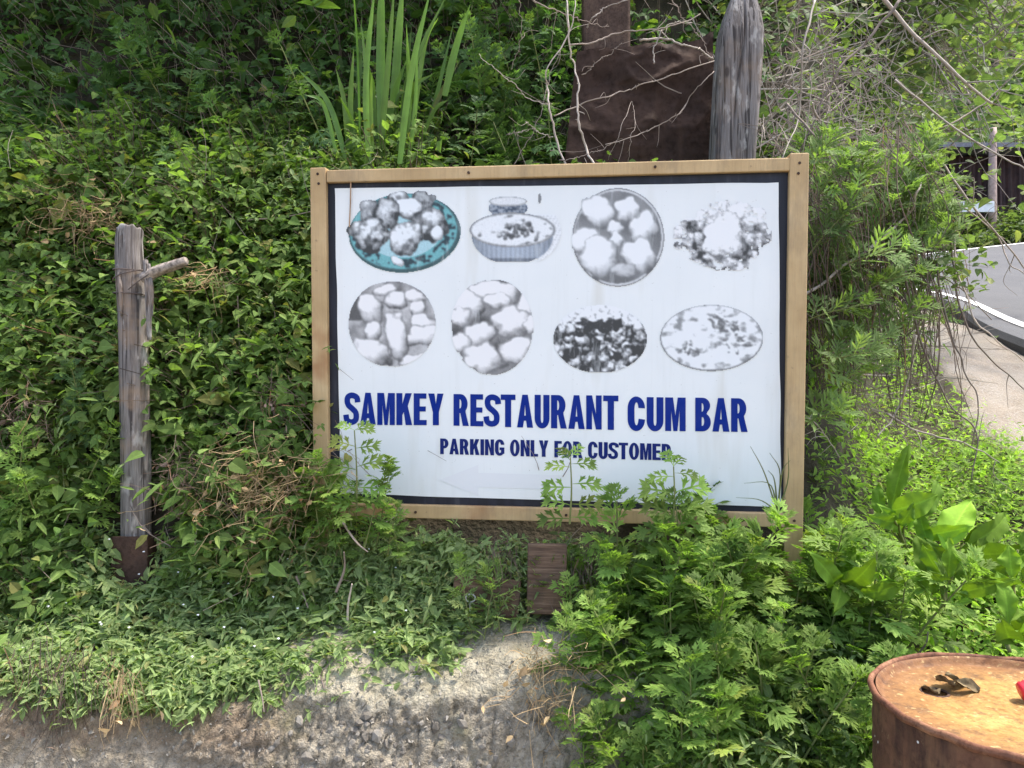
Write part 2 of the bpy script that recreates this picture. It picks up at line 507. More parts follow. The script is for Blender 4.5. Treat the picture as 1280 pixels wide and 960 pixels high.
s_ = NT('wet_brown_plank'); g_ = s_.noise(s_.coord('Object', (.06, 1, 1)), 160, 5, .65); b_ = s_.noise(s_.coord('Object'), 14, 5)
c_ = s_.ramp(g_, (.3, (.055, .030, .019)), (.5, (.125, .075, .047)), (.7, (.20, .13, .085)))
s_.col(s_.mix(s_.ramp(b_, (.45, 0.0), (.65, .6)), c_, (.075, .05, .035))); s_.rough(.8); s_.bump(g_, .6, .004)
M['plank'] = s_.m
M['stake'] = m_rust('stake_rust', (.050, .032, .024), (.085, .054, .040), (.14, .09, .06), 16.0, .1)[0].m
M['wire'] = plain('rusty_wire', (.10, .075, .065), .6)
M['stubwood'] = plain('pale_split_wood', (.26, .215, .18), .95, .6, 90)
M['steel'] = plain('dull_steel', (.45, .44, .42), .45)
M['red'] = plain('red_plastic', (.62, .03, .045), .35, .15)
M['string'] = plain('tan_string', (.42, .27, .17), .9)
M['whitesheet'] = plain('white_sheet', (.72, .73, .74), .6, .08)
M['pole'] = plain('pinkish_timber', (.40, .29, .25), .8, .25)
M['redwall'] = plain('dark_red_corrugated', (.042, .020, .018), .6, .5, 8)
M['roof'] = plain('grey_tin', (.16, .16, .18), .5, .3)
M['deadleaf'] = plain('dead_leaf', (.17, .125, .065), .95, .6, 60)


# ------------------------------------------------------------------ terrain
LY = [1.70, 2.02, 2.12, 2.30, 2.45, 2.60, 2.75, 2.95, 3.35, 3.60, 4.20, 6.0, 12.0, 40.0]
LZ = [0.05, 0.55, 0.70, 0.79, 1.00, 1.36, 1.76, 2.28, 2.46, 3.00, 4.20, 6.2, 9.5, 22.0]
RY = [1.60, 1.95, 2.10, 2.40, 3.00, 4.00, 5.00, 6.50, 8.00, 12.0, 40.0]
RZ = [0.00, 0.48, 0.66, 0.83, 1.12, 1.54, 1.82, 2.15, 2.50, 3.40, 9.0]


def roadz(x, y):
    return 1.91 + .132*(x-3.33) + .223*(y-5)


def H(x, y, rough=True):
    x = np.asarray(x, float); y = np.asarray(y, float)
    L = np.interp(y, LY, LZ); Rr = np.interp(y, RY, RZ)
    bx = np.interp(y, [1.7, 2.3, 2.6, 3.2, 5, 7, 8.5, 12], [1.00, 1.02, 1.10, 1.28, 2.3, 2.3, .5, -1.0])
    wl = sstep(-.22, .30, bx - x)
    z = wl*L + (1-wl)*Rr
    far = sstep(10.4, 11.2, y) * sstep(.0, 2.0, x)
    z = np.where(x > 2.7, np.minimum(z, roadz(x, y)-.06), z)
    z = np.where((y > 7.4) & (x > -3), np.minimum(z, roadz(x, y)-.14), z)
    z = z + far*(.20 + np.clip(y-13.2, 0, 40)*.55)
    if rough:
        amp = .05*(y < 7)
        z = z + amp*fbm(x*3.1, y*3.1, 0, 3)*sstep(2.05, 2.4, y)
    return z


def Hn(x, y):
    e = .03
    dx = (H(x+e, y) - H(x-e, y))/(2*e); dy = (H(x, y+e) - H(x, y-e))/(2*e)
    return unit(np.stack([-dx, -dy, np.ones_like(dx)], -1))


def P3(x, y):
    return np.stack([x, y, H(x, y)], -1)


xs = np.linspace(-5, 3.7, 190); ys = np.concatenate([np.linspace(1.62, 3.0, 70), np.linspace(3.03, 7.2, 70)])
X, Y = np.meshgrid(xs, ys, indexing='ij')
tag(obj('hillside', np_mesh('hillside', P3(X, Y).reshape(-1, 3), grid_tris(len(xs), len(ys)), M['soil'], smooth=True)), kind='structure')
xs = np.linspace(-30, 40, 90); ys = np.linspace(7.1, 40, 60)
X, Y = np.meshgrid(xs, ys, indexing='ij')
tag(obj('far_terrain', np_mesh('far_terrain', np.stack([X, Y, H(X, Y)-.02], -1).reshape(-1, 3), grid_tris(len(xs), len(ys)), M['soil'], smooth=True)), kind='structure')
g = 90.0
V = np.array([(-g, -g, 0), (g, -g, 0), (g, g, 0), (-g, g, 0)])
tag(obj('ground', np_mesh('ground', V, np.array([[0, 1, 2, 3]]), M['ground'])), kind='structure')

# dirt shoulder beside the road: its own sheet just above the terrain
u = np.linspace(0, 1, 40); ys = np.linspace(1.9, 7.0, 110)
inner_x = np.interp(ys, [1.5, 3.0, 5.0, 6.5, 7.0], [2.9, 3.05, 3.36, 3.78, 3.8])
left_x = np.interp(ys, [1.9, 3.0, 3.6, 4.4, 5.5, 7.0], [2.05, 1.96, 2.05, 2.37, 2.75, 3.05]) + .07*vnoise(ys*4, 0, 0, 5)
U, Y = np.meshgrid(u, ys, indexing='ij')
X = left_x[None]*(1-U) + (inner_x[None]+.1)*U
Z = H(X, Y) + .022 + .018*fbm(X*5, Y*5, 0, 9) - .07*sstep(.10, .0, U)
tag(obj('dirt_shoulder', np_mesh('dirt_shoulder', np.stack([X, Y, Z], -1).reshape(-1, 3), grid_tris(40, 110), M['dirt'], smooth=True)), kind='structure')

# road: sweeps up from the right and bends left behind the bank
NR = 240
inn = smooth_line([(2.9, -6), (2.9, 0), (3.05, 3), (3.33, 5), (3.75, 6.5), (3.72, 7.6), (2.9, 8.3), (0, 8.6), (-6, 8.4)], NR)
outl = smooth_line([(10.5, -6), (10.4, 0), (10.2, 4), (9.6, 7), (8.2, 9.6), (6.6, 10.3), (4.2, 10.7), (0, 11.2), (-6, 11.2)], NR)
K = 14
t = np.linspace(0, 1, K)
rd = inn[:, None]*(1-t[None, :, None]) + outl[:, None]*t[None, :, None]
rz = roadz(rd[..., 0], rd[..., 1])
top = np.concatenate([rd, rz[..., None]], -1)
lip = []
d0 = unit(inn - outl)
for off, dz in ((.10, -.006), (.18, -.014), (.21, -.055), (.22, -.34)):
    q = inn + d0*off
    lip.append(np.concatenate([q, (roadz(inn[:, 0], inn[:, 1])+dz)[:, None]], -1)[:, None])
full = np.concatenate(lip[::-1] + [top], 1)
road = tag(obj('road', np_mesh('road', full.reshape(-1, 3), grid_tris(NR, K+4), M['asphalt'], smooth=False)), kind='structure')


def stripe(path, nrm, o0, o1, name):
    a = path + nrm*o0; b = path + nrm*o1
    V = np.stack([np.concatenate([a, roadz(a[:, 0], a[:, 1])[:, None]+.006], 1), np.concatenate([b, roadz(b[:, 0], b[:, 1])[:, None]+.006], 1)], 1)
    obj(name, np_mesh(name, V.reshape(-1, 3), grid_tris(len(path), 2), M['line']), road)


stripe(inn, -d0, .03, .105, 'edge_line')
stripe(outl, d0, .12, .24, 'edge_line')

# ------------------------------------------------------------------ retaining wall of rubble concrete
WX0, WX1 = -2.6, .62
nu, nv = 540, 120
U, S = np.meshgrid(np.linspace(WX0, WX1, nu), np.linspace(0, 1, nv), indexing='ij')
wy = np.interp(S, [0, .55, .70, .80, 1], [1.90, 1.97, 2.02, 2.10, 2.42])
wz = np.interp(S, [0, .55, .70, .80, 1], [0.0, .52, .655, .715, .83])
lipn = .05*fbm(U*2.2, S*0, 0, 21)
wz = wz + lipn*sstep(.5, .8, S) + .035*sstep(-.75, -.45, U)*sstep(.4, .75, S)
dd = .022*fbm(U*5, S*7, 0, 4) + .006*np.abs(fbm(U*26, S*26, 0, 6)) + .003*vnoise(U*80, S*60, 0, 8)
def worley(x, y, seed):
    xi, yi = np.floor(x).astype(np.int64), np.floor(y).astype(np.int64); f1 = np.full(x.shape, 9.0); f2 = f1.copy(); cid = np.zeros(x.shape); tx = np.zeros(x.shape)
    for a in (-1, 0, 1):
        for b in (-1, 0, 1):
            px, py = xi+a, yi+b; jx = px+.5+.46*_hash(px, py, 1, seed); jy = py+.5+.46*_hash(px, py, 2, seed); d = np.hypot(x-jx, y-jy); c = _hash(px, py, 3, seed)
            t = _hash(px, py, 4, seed)*(x-jx)+_hash(px, py, 5, seed)*(y-jy); m = d < f1
            f2 = np.where(m, f1, np.minimum(f2, d)); cid = np.where(m, c, cid); tx = np.where(m, t, tx); f1 = np.where(m, d, f1)
    return f1, f2, cid, tx
AL = np.interp(S, [0, .55, .70, .80, 1], [0, .525, .67, .77, 1.11])
wx_, wy_ = U+.02*fbm(U*9, AL*9, 0, 13), AL+.02*fbm(U*9, AL*9, 0, 14)
frag = sstep(-.95, -.65, U+.15*fbm(U*3, AL*3, 0, 15))*sstep(.42, .2, U)*sstep(.80, .66, S+.10*fbm(U*4, AL*4, 0, 16))
for fr, am, sd_ in ((26., .0075, 71), (60., .0030, 72)):
    f1, f2, cid, tx = worley(wx_*fr, wy_*fr, sd_)
    dd = dd + (.25+.75*frag)*am*(cid*.55+.6*tx - 1.2*sstep(.16, .0, f2-f1)*(cid > -.4))
f1, f2, cid, tx = worley(wx_*8, wy_*11, 73); dd = dd + .007*(cid+tx)*frag
fade = 1 - sstep(.85, 1, S)
wy = wy - dd*fade; wz = wz + .5*dd*fade - .03*sstep(.88, 1, S)
wall = thing('retaining_wall', 'low crumbling rubble concrete wall along the foot of the overgrown bank', 'wall')
obj('wall_face', np_mesh('wall_face', np.stack([U, wy, wz], -1).reshape(-1, 3), grid_tris(nu, nv), M['concrete'], smooth=True), wall)


def wall_pt(x, s):
    i = np.clip(((x-WX0)/(WX1-WX0)*(nu-1)).astype(int), 0, nu-1); j = np.clip((s*(nv-1)).astype(int), 0, nv-1)
    return np.stack([x, wy[i, j], wz[i, j]], -1)


def rock_mesh(seed, m):
    import bmesh
    bm = bmesh.new(); bmesh.ops.create_icosphere(bm, subdivisions=1, radius=1)
    r = random.Random(seed)
    for v in bm.verts:
        v.co *= .72 + .5*r.random()
    bmesh.ops.scale(bm, vec=(1, .7, .75+.3*r.random()), verts=bm.verts)
    me = bpy.data.meshes.new('stone'); bm.to_mesh(me); bm.free(); me.materials.append(m); return me


rocks = [rock_mesh(i, M['stone']) for i in range(7)]
n = 290
sx = rng.normal(-.36, .24, n*3); ss = rng.uniform(.33, .66, n*3)
ok = (sx > -.95) & (sx < .22) & (vnoise(sx*6, ss*9, 0, 31) > -.5)
sx, ss = sx[ok][:n], ss[ok][:n]
sp = wall_pt(sx, ss)
for i in range(len(sx)):
    o = bpy.data.objects.new('stone', rocks[i % 7]); link(o, wall)
    s0 = float(np.clip(rng.lognormal(-4.7, .40), .006, .019))
    o.location = sp[i] + np.array([0, .1*s0, 0]); o.scale = (s0, s0, s0)
    o.rotation_euler = rng.uniform(0, 6.28, 3)
# fine chips nobody could count
mb = MB(); base = np.array([(1, 0, -.6), (-.6, .8, -.5), (-.6, -.8, -.6), (.1, .1, .9)]); bt = np.array([(0, 1, 3), (1, 2, 3), (2, 0, 3), (0, 2, 1)])
cx = rng.uniform(-1.7, .5, 2600); cs = rng.uniform(.34, .92, 2600); cp = wall_pt(cx, cs)
for i in range(2600):
    q = unit(rng.normal(size=(3, 3))); s0 = rng.uniform(.002, .0075)
    mb.add((base*(.7+.6*rng.random((4, 1))))@q*s0 + cp[i], bt)
o = obj('gravel_chips', mb.mesh('gravel_chips', M['stone']), wall); o['kind'] = 'stuff'

# ------------------------------------------------------------------ signboard
SY, SL, SR = -0.11170135, 0.05864221, 0.00682767
SW, SH = 1.5, 1.0937
sign = thing('signboard', 'large white restaurant signboard in a tan wooden frame with eight food pictures', 'signboard', (0.11913635, 2.36037222, 1.63610406))
Rz, Rx, Ry = Matrix.Rotation(SY, 3, 'Z'), Matrix.Rotation(SL, 3, 'X'), Matrix.Rotation(SR, 3, 'Y')
SM = (Rz @ Rx @ Ry)
sign.rotation_euler = SM.to_euler()
SMn = np.array(SM); SO = np.array([0.11913635, 2.36037222, 1.63610406])


def suv(px, py):
    """photo pixel -> (x, z) on the board's own face"""
    o = np.array([0, 0, CAMZ]); d = at(px, py, 1.0) - o
    lo = SMn.T @ (o - SO); ld = SMn.T @ d
    k = (-.012 - lo[1]) / ld[1]
    q = lo + ld*k
    return q[0], q[2]


FT = .050  # frame member width


def rail(x0, x1, z0, z1, name, y0=-.030, y1=.024):
    import bmesh
    bm = box_v(x0, x1, y0, y1, z0, z1, .003)
    return bm_obj(name, bm, M['frame'], sign)


hw, hh = SW/2, SH/2
rail(-hw+FT+.0015, hw-FT-.0015, hh-.046, hh-.008, 'frame_rail', -.027)
rail(-hw+FT+.0015, hw-FT-.0015, -hh, -hh+.042, 'frame_rail', -.027)
rail(-hw, -hw+FT, -hh-.35, hh, 'frame_post')
rail(hw-FT-.004, hw, -hh-.34, hh+.004, 'frame_post')
bm_obj('backing_panel', box_v(-hw+.02, hw-.02, -.009, .006, -hh+.02, hh-.02), M['border'], sign)
# white sheet with slightly ragged edges
wc = [suv(418.5, 235.5), suv(973, 228), suv(976.5, 634), suv(426, 617)]
n = 40
edge = []
for a, b in ((0, 1), (1, 2), (2, 3), (3, 0)):
    A, B = np.array(wc[a]), np.array(wc[b]); t = np.linspace(0, 1, n, endpoint=False)[:, None]
    q = A*(1-t)+B*t; nn = np.array([-(B-A)[1], (B-A)[0]])/np.linalg.norm(B-A)
    edge.append(q + nn*(.0016*vnoise(t*9, a*7, 0, 2)))
edge = np.concatenate(edge)
ctr = edge.mean(0)
V = np.concatenate([np.stack([edge[:, 0], np.full(len(edge), -.012), edge[:, 1]], 1), [[ctr[0], -.012, ctr[1]]]])
m_ = len(edge); j = np.arange(m_)
poster = obj('poster', np_mesh('poster', V, np.stack([j, (j+1) % m_, np.full(m_, m_)], 1)[:, ::-1], M['poster']), sign)

# ---- lettering: bold condensed capitals as real outlines
ST = .190


def arc(cx, cy, rx, ry, a0, a1, n=10):
    t = np.radians(np.linspace(a0, a1, n)); return [(cx+rx*math.cos(x), cy+ry*math.sin(x)) for x in t]


def stroke(P, h=ST/2, n=40):
    C = smooth_line([(x, y, 0) for x, y in P], n)[:, :2]
    t = unit(np.gradient(C, axis=0)); nn = np.stack([-t[:, 1], t[:, 0]], 1)
    return [tuple(p) for p in np.concatenate([C+nn*h, (C-nn*h)[::-1]])]


def glyph(ch):
    s = ST; e = .985
    if ch == 'E': w = .41; return w, [[(0, 0), (w, 0), (w, .165), (s, .165), (s, .43), (.38, .43), (.38, .59), (s, .59), (s, .835), (.40, .835), (.40, 1), (0, 1)]]
    if ch == 'F': w = .39; return w, [[(0, 0), (s, 0), (s, .42), (.345, .42), (.345, .585), (s, .585), (s, .835), (w, .835), (w, 1), (0, 1)]]
    if ch == 'L': w = .38; return w, [[(0, 0), (w, 0), (w, .165), (s, .165), (s, 1), (0, 1)]]
    if ch == 'I': return s, [[(0, 0), (s, 0), (s, 1), (0, 1)]]
    if ch == 'T': w = .46; return w, [[(w/2-s/2, 0), (w/2+s/2, 0), (w/2+s/2, .835), (w, .835), (w, 1), (0, 1), (0, .835), (w/2-s/2, .835)]]
    if ch == 'A': w = .50; return w, [[(0, 0), (.185, 0), (.218, .21), (.282, .21), (.315, 0), (w, 0), (.335, 1), (.165, 1)], [(.225, .365), (.275, .365), (.25, .70)]]
    if ch == 'M': w = .56; return w, [[(0, 0), (.165, 0), (.165, .62), (.225, 0), (.335, 0), (.395, .62), (.395, 0), (w, 0), (w, 1), (.345, 1), (.28, .46), (.215, 1), (0, 1)]]
    if ch == 'N': w = .47; return w, [[(0, 0), (.175, 0), (.175, .56), (.295, 0), (w, 0), (w, 1), (.295, 1), (.295, .45), (.175, 1), (0, 1)]]
    if ch == 'K': w = .50; return w, [[(0, 0), (s, 0), (s, .31), (.235, .41), (.295, 0), (w, 0), (.36, .60), (.49, 1), (.285, 1), (s, .66), (s, 1), (0, 1)]]
    if ch == 'Y': w = .48; return w, [[(w/2-s/2, 0), (w/2+s/2, 0), (w/2+s/2, .41), (w, 1), (.285, 1), (.24, .66), (.195, 1), (0, 1), (w/2-s/2, .41)]]
    if ch == 'U': w = .46; r = w/2; return w, [[(0, 1)] + arc(r, .30, r, .315, 180, 360, 16) + [(w, 1), (w-s, 1)] + arc(r, .28, r-s, .13, 360, 180, 12) + [(s, 1)]]
    if ch == 'O': w = .50; return w, [arc(w/2, .5, w/2, .515, 0, 354, 40), arc(w/2, .5, w/2-s, .355, 0, 350, 28)]
    if ch == 'C':
        w = .48; return w, [[(w-s+.01, .675)] + arc(.245, .64, .055, .205, 30, 180, 8) + arc(.245, .36, .055, .205, 180, 330, 8) + [(w-s+.015, .355), (w, .33)] + arc(w/2, .335, w/2, .35, 0, -180, 14) + arc(w/2, .665, w/2, .35, 180, 0, 14)]
    if ch == 'G':
        w = .49; return w, [[(w-s+.01, .675)] + arc(.245, .64, .055, .205, 30, 180, 8) + arc(.245, .36, .055, .205, 180, 300, 7) + [(.318, .20), (.318, .345), (.24, .345), (.24, .51), (w, .51), (w, .13)] + arc(w/2, .335, w/2, .35, -42, -180, 11) + arc(w/2, .665, w/2, .35, 180, 2, 14)]
    if ch == 'P': w = .44; return w, [[(0, 0), (s, 0), (s, .375), (.22, .375)] + arc(.22, .6875, .22, .3125, -90, 90, 14) + [(0, 1)], [(s, .53), (.205, .53)] + arc(.205, .685, .045, .152, -80, 80, 7) + [(.205, .838), (s, .838)]]
    if ch == 'R': w = .485; return w, [[(0, 0), (s, 0), (s, .40), (.215, .40), (.295, 0), (w, 0), (.385, .42)] + arc(.22, .695, .225, .305, -45, 90, 12) + [(0, 1)], [(s, .55), (.205, .55)] + arc(.205, .69, .045, .145, -80, 80, 7) + [(.205, .838), (s, .838)]]
    if ch == 'B': w = .46; return w, [[(0, 0), (.22, 0)] + arc(.22, .275, .24, .275, -90, 62, 12) + arc(.215, .765, .225, .235, -50, 90, 10) + [(0, 1)], [(s, .165), (.215, .165)] + arc(.215, .295, .05, .13, -80, 80, 7) + [(.215, .425), (s, .425)], [(s, .585), (.205, .585)] + arc(.205, .712, .045, .125, -80, 80, 7) + [(.205, .838), (s, .838)]]
    if ch == 'S':
        w = .45
        P = [(.93, .70), (.86, .85), (.52, .915), (.24, .86), (.185, .725), (.29, .60), (.55, .50), (.78, .39), (.83, .255), (.76, .14), (.48, .085), (.17, .145), (.09, .315)]
        return w, [stroke([(x*w, y) for x, y in P], ST/2*.93)]


def lettering(name, words, mat, gap=.048):
    """words: (text, x0, x1, ytop0, ybot0, ytop1, ybot1) in photo pixels -> outlines on the board"""
    cu = bpy.data.curves.new(name, 'CURVE'); cu.dimensions = '2D'; cu.fill_mode = 'BOTH'
    for txt, x0, x1, t0, b0, t1, b1 in words:
        A, B, C, D = [np.array(suv(*p)) for p in ((x0, b0), (x1, b1), (x0, t0), (x1, t1))]
        ws = [glyph(c)[0] for c in txt]; tot = sum(ws)+gap*(len(txt)-1); u0 = 0
        for c, w0 in zip(txt, ws):
            for lp in glyph(c)[1]:
                sp_ = cu.splines.new('POLY'); sp_.points.add(len(lp)-1); sp_.use_cyclic_u = True
                for i, (lx, ly) in enumerate(lp):
                    uu = (u0+lx)/tot
                    q = (A*(1-uu)+B*uu)*(1-ly) + (C*(1-uu)+D*uu)*ly
                    sp_.points[i].co = (q[0], q[1], 0, 1)
            u0 += w0+gap
    tmp = bpy.data.objects.new('tmp', cu)
    me = bpy.data.meshes.new_from_object(tmp)
    bpy.data.objects.remove(tmp); bpy.data.curves.remove(cu)
    for v in me.vertices: v.co = (v.co.x, -.0135, v.co.y)
    me.materials.clear(); me.materials.append(mat); me.name = name
    return obj(name, me, poster)


lettering('headline_lettering', [('SAMKEY', 431, 554.5, 490.5, 531, 492, 531.5), ('RESTAURANT', 567, 773, 492.5, 532, 494.5, 537.5),
                                 ('CUM', 784.5, 857, 496, 538, 497, 539), ('BAR', 869, 934.5, 497, 539, 498, 540)], M['ink'])
lettering('notice_lettering', [('PARKING', 550.3, 630.5, 548, 567.5, 549.5, 569.5), ('ONLY', 637.5, 685.5, 549.5, 570, 550.5, 571),
                               ('FOR', 693, 728, 551, 571.5, 552, 572.5), ('CUSTOMER', 735, 839.5, 552, 573, 555, 575.5)], M['ink2'])
# ghost of a faded arrow pointing left
ar = [suv(*p) for p in ((549, 600), (598, 581), (598, 591), (700, 594), (700, 612), (598, 609), (598, 620))]
V = np.array([(x, -.0128, z) for x, z in ar])
obj('faded_arrow_print', np_mesh('faded_arrow_print', V, np.array([(0, 6, 1), (2, 5, 4), (2, 4, 3)]), M['ghost']), poster)


# ---- food pictures: faded, nearly monochrome prints
class Pic:
    def __init__(s, x0, y0, x1, y1, step=.98):
        s.xs = np.arange(x0, x1+step, step); s.ys = np.arange(y0, y1+step, step)
        s.X, s.Y = np.meshgrid(s.xs, s.ys, indexing='ij')
        s.L = np.full(s.X.shape, .92); s.T = np.ones(s.X.shape+(3,)); s.m = np.zeros(s.X.shape, bool)
    def ell(s, cx, cy, rx, ry, ang=0, wob=.0, seed=0):
        a = math.radians(ang); dx, dy = s.X-cx, s.Y-cy
        if wob > .08:
            dx = dx+.13*rx*vnoise(s.X*.11, s.Y*.11, seed, 301)+.045*rx*vnoise(s.X*.3, s.Y*.3, seed, 303); dy = dy+.13*ry*vnoise(s.X*.11, s.Y*.11, seed, 302)+.045*ry*vnoise(s.X*.3, s.Y*.3, seed, 304)
        u = (dx*math.cos(a)+dy*math.sin(a))/rx; v = (-dx*math.sin(a)+dy*math.cos(a))/ry
        th = np.arctan2(v, u); r = np.hypot(u, v)
        if wob: r = r*(1 + wob*vnoise(np.cos(th)*1.7+seed*3.1, np.sin(th)*1.7, 0, seed))
        return u, v, r
    def fill(s, cx, cy, rx, ry, L, ang=0, tint=None, mask=True, r0=0, wob=0, seed=0):
        u, v, r = s.ell(cx, cy, rx, ry, ang, wob, seed); k = (r < 1) & (r >= r0)
        s.L[k] = L if np.isscalar(L) else L[k]
        s.T[k] = (1, 1, 1) if tint is None else tint
        if mask: s.m |= k
        return k
    def blob(s, cx, cy, rx, ry, ang=0, hi=1.0, lo=.45, tex=.0, ts=.18, seed=0, wob=.10, edge=.45, dark=0.0, pleat=0.0):
        u, v, r = s.ell(cx, cy, rx, ry, ang, wob, seed); k = r < 1
        nz = np.sqrt(np.clip(1-r*r, 0, 1)); dx, dy = (s.X-cx)/rx, (s.Y-cy)/ry
        lam = np.clip(.30*(-dx)*.6+.50*(-dy)+.80*nz, 0, 1)
        val = lo + (hi-lo)*lam
        if pleat:   # pinched folds running up the dough
            th = np.arctan2(v, u+.15); val = val - pleat*np.clip(np.sin(th*(2+seed % 3)+2.6*fbm(u*1.3, v*1.3, seed, seed+9)), 0, 1)**3*sstep(.15, .8, r)
            val = val - .13*sstep(.12, .5, fbm(u*1.4+seed, v*1.4, 0, seed+3))
        if tex: val = val + tex*fbm(s.X*ts, s.Y*ts, seed, seed+5, 4)
        if dark: val = val - dark*sstep(.02, .45, fbm(s.X*.13, s.Y*.13, seed, seed+50, 4)+.12)
        val = val*(1-edge*sstep(.80, 1.0, r))
        s.L[k] = val[k]; s.T[k] = 1; s.m |= k
    def finish(s, contrast=1.25, mid=.55, clip=None, grain=.05, warm=.0, seed=0):
        Lb = s.L.copy()
        for _ in range(2):
            Lb = (Lb + np.roll(Lb, 1, 0)+np.roll(Lb, -1, 0)+np.roll(Lb, 1, 1)+np.roll(Lb, -1, 1))/5
        L = (Lb-mid)*contrast+mid + grain*vnoise(s.X*1.1, s.Y*1.1, 0, seed)
        L = np.clip(L, .04, .97)*.74+.235
        lin = np.where(L < .04045, L/12.92, ((L+.055)/1.055)**2.4)*.86
        C = lin[..., None]*s.T
        C = C*np.array([1+warm*.06, 1, 1-warm*.03])
        m = s.m if clip is None else (s.m & clip)
        idx = np.arange(s.X.size).reshape(s.X.shape)
        k = m[:-1, :-1] & m[1:, :-1] & m[1:, 1:] & m[:-1, 1:]
        F = np.stack([idx[:-1, :-1][k], idx[1:, :-1][k], idx[1:, 1:][k], idx[:-1, 1:][k]], 1)
        # board coordinates: bilinear from the four corner pixels
        c = [np.array(suv(*p)) for p in ((s.xs[0], s.ys[0]), (s.xs[-1], s.ys[0]), (s.xs[-1], s.ys[-1]), (s.xs[0], s.ys[-1]))]
        uu = ((s.X-s.xs[0])/(s.xs[-1]-s.xs[0]))[..., None]; vv = ((s.Y-s.ys[0])/(s.ys[-1]-s.ys[0]))[..., None]
        q = (c[0]*(1-uu)+c[1]*uu)*(1-vv)+(c[3]*(1-uu)+c[2]*uu)*vv
        V = np.stack([q[..., 0], np.full(s.X.shape, -.0132), q[..., 1]], -1).reshape(-1, 3)
        used = np.unique(F); remap = np.full(s.X.size, -1); remap[used] = np.arange(len(used))
        return obj('food_print', np_mesh('food_print', V[used], remap[F], M['print'], C.reshape(-1, 3)[used]), poster)


def z4(x, y): return 410+x/3.557, 210+y/3.557
def z5(x, y): return 680+x/3.555, 210+y/3.555


TEAL = (.32, .78, .80)
# 1: plate of browned dumplings on a teal rimmed plate
p = Pic(433, 236, 578, 343)
cx, cy = z4(342, 285)
p.fill(cx, cy+1, 70.5, 50, .30, -4, (.45, .8, .82)); p.fill(cx-1.5, cy-1, 67, 47, .72, -4, TEAL)
u, v, r = p.ell(cx-1.5, cy-1, 67, 47, -4)
flo = vnoise(np.arctan2(v, u)*11, r*14, 0, 3) + .5*vnoise(p.X*.35, p.Y*.35, 0, 4)
k = (r < .97) & (r > .74) & (flo > .12); p.L[k] = .20; p.T[k] = (.45, .75, .85)
p.fill(cx-1.5, cy-1, 48, 33, .80, -4, (.62, .9, .95))
for i, (x, y, rx, ry, a, hi, dk) in enumerate([(310, 132, 46, 30, 0, .8, .5), (430, 140, 48, 42, 10, .55, .45), (182, 182, 40, 48, -10, .85, .35), (365, 180, 60, 48, 0, 1.15, .05),
                                              (455, 250, 66, 76, -15, .85, .6), (268, 200, 54, 72, -8, .80, .65), (188, 292, 88, 68, 12, .95, .6), (345, 312, 64, 84, 22, 1.02, .55)]):
    X_, Y_ = z4(x, y); p.blob(X_, Y_, rx/3.4, ry/3.4, a, hi+.1, .40, .25, .3, i+1, .20, .5, dk*.75, .10)
X_, Y_ = z4(312, 415); p.blob(X_, Y_, 9, 5, 30, 1.0, .7, .1, .3, 60)
X_, Y_ = z4(490, 290); p.blob(X_, Y_, 8, 9, 0, 1.05, .6, .1, .3, 61)
p.finish(1.25, .55, None, .06, -.3, 1)
# 2: soup bowls
p = Pic(583, 238, 702, 331)
X_, Y_ = z4(802, 178); k = (np.abs((p.X-X_)/25) ** 3 + ((p.Y-Y_)/11)**2 < 1) & (p.Y > Y_-8)
p.m |= k; p.L[k] = .62; p.T[k] = (.8, .88, 1.0)
k2 = k & (vnoise(p.X*.5, p.Y*.5, 0, 9) > .05) & (p.Y > Y_-3); p.L[k2] = .25; p.T[k2] = (.6, .75, 1.0)
X_, Y_ = z4(802, 148); p.fill(X_, Y_, 25, 6.5, .55); p.fill(X_, Y_, 22.5, 5, .86)
X_, Y_ = z4(820, 330); k = (((p.X-X_)/51)**2 + ((p.Y-Y_+8)/36)**2 < 1) & (p.Y > Y_-14) & (p.Y < Y_+25)
p.m |= k; L_ = .70+.07*np.sin(p.X*1.05)-.20*((p.X-X_)/51)**2; p.L[k] = L_[k]; p.T[k] = (.80, .88, 1.0)
k2 = k & (p.Y > Y_+20); p.L[k2] = (p.L-.25)[k2]
X_, Y_ = z4(820, 275); p.fill(X_, Y_, 54, 22, .48); p.fill(X_, Y_, 51, 19.5, .90)
kk = p.ell(X_, Y_, 51, 19.5)[2] < .97
tx = fbm(p.X*.11, p.Y*.2, 0, 12); p.L[kk] = (p.L - .55*sstep(.25, .55, tx))[kk]
for i in range(26):
    a, b = rng.normal(0, 12), rng.normal(3, 5.5); p.blob(X_+a+4, Y_+b, rng.uniform(2, 6), rng.uniform(1.5, 4), rng.uniform(0, 180), rng.choice([.35, .55, 1.0]), .15, .2, .4, i)
X_, Y_ = z4(942, 135); p.fill(X_, Y_, 2.6, 7, .40)
k = (p.X > 672) & (p.Y > 268) & (np.hypot((p.X-640)/62, (p.Y-290)/45) < 1) & ~p.m; p.m |= k; p.L[k] = (.93-.35*(np.sin(p.Y*2.1) > .55)*(np.sin((p.X*.6+p.Y*.3)*2.2) > 0))[k]
p.finish(1.2, .6, None, .05, .0, 2)
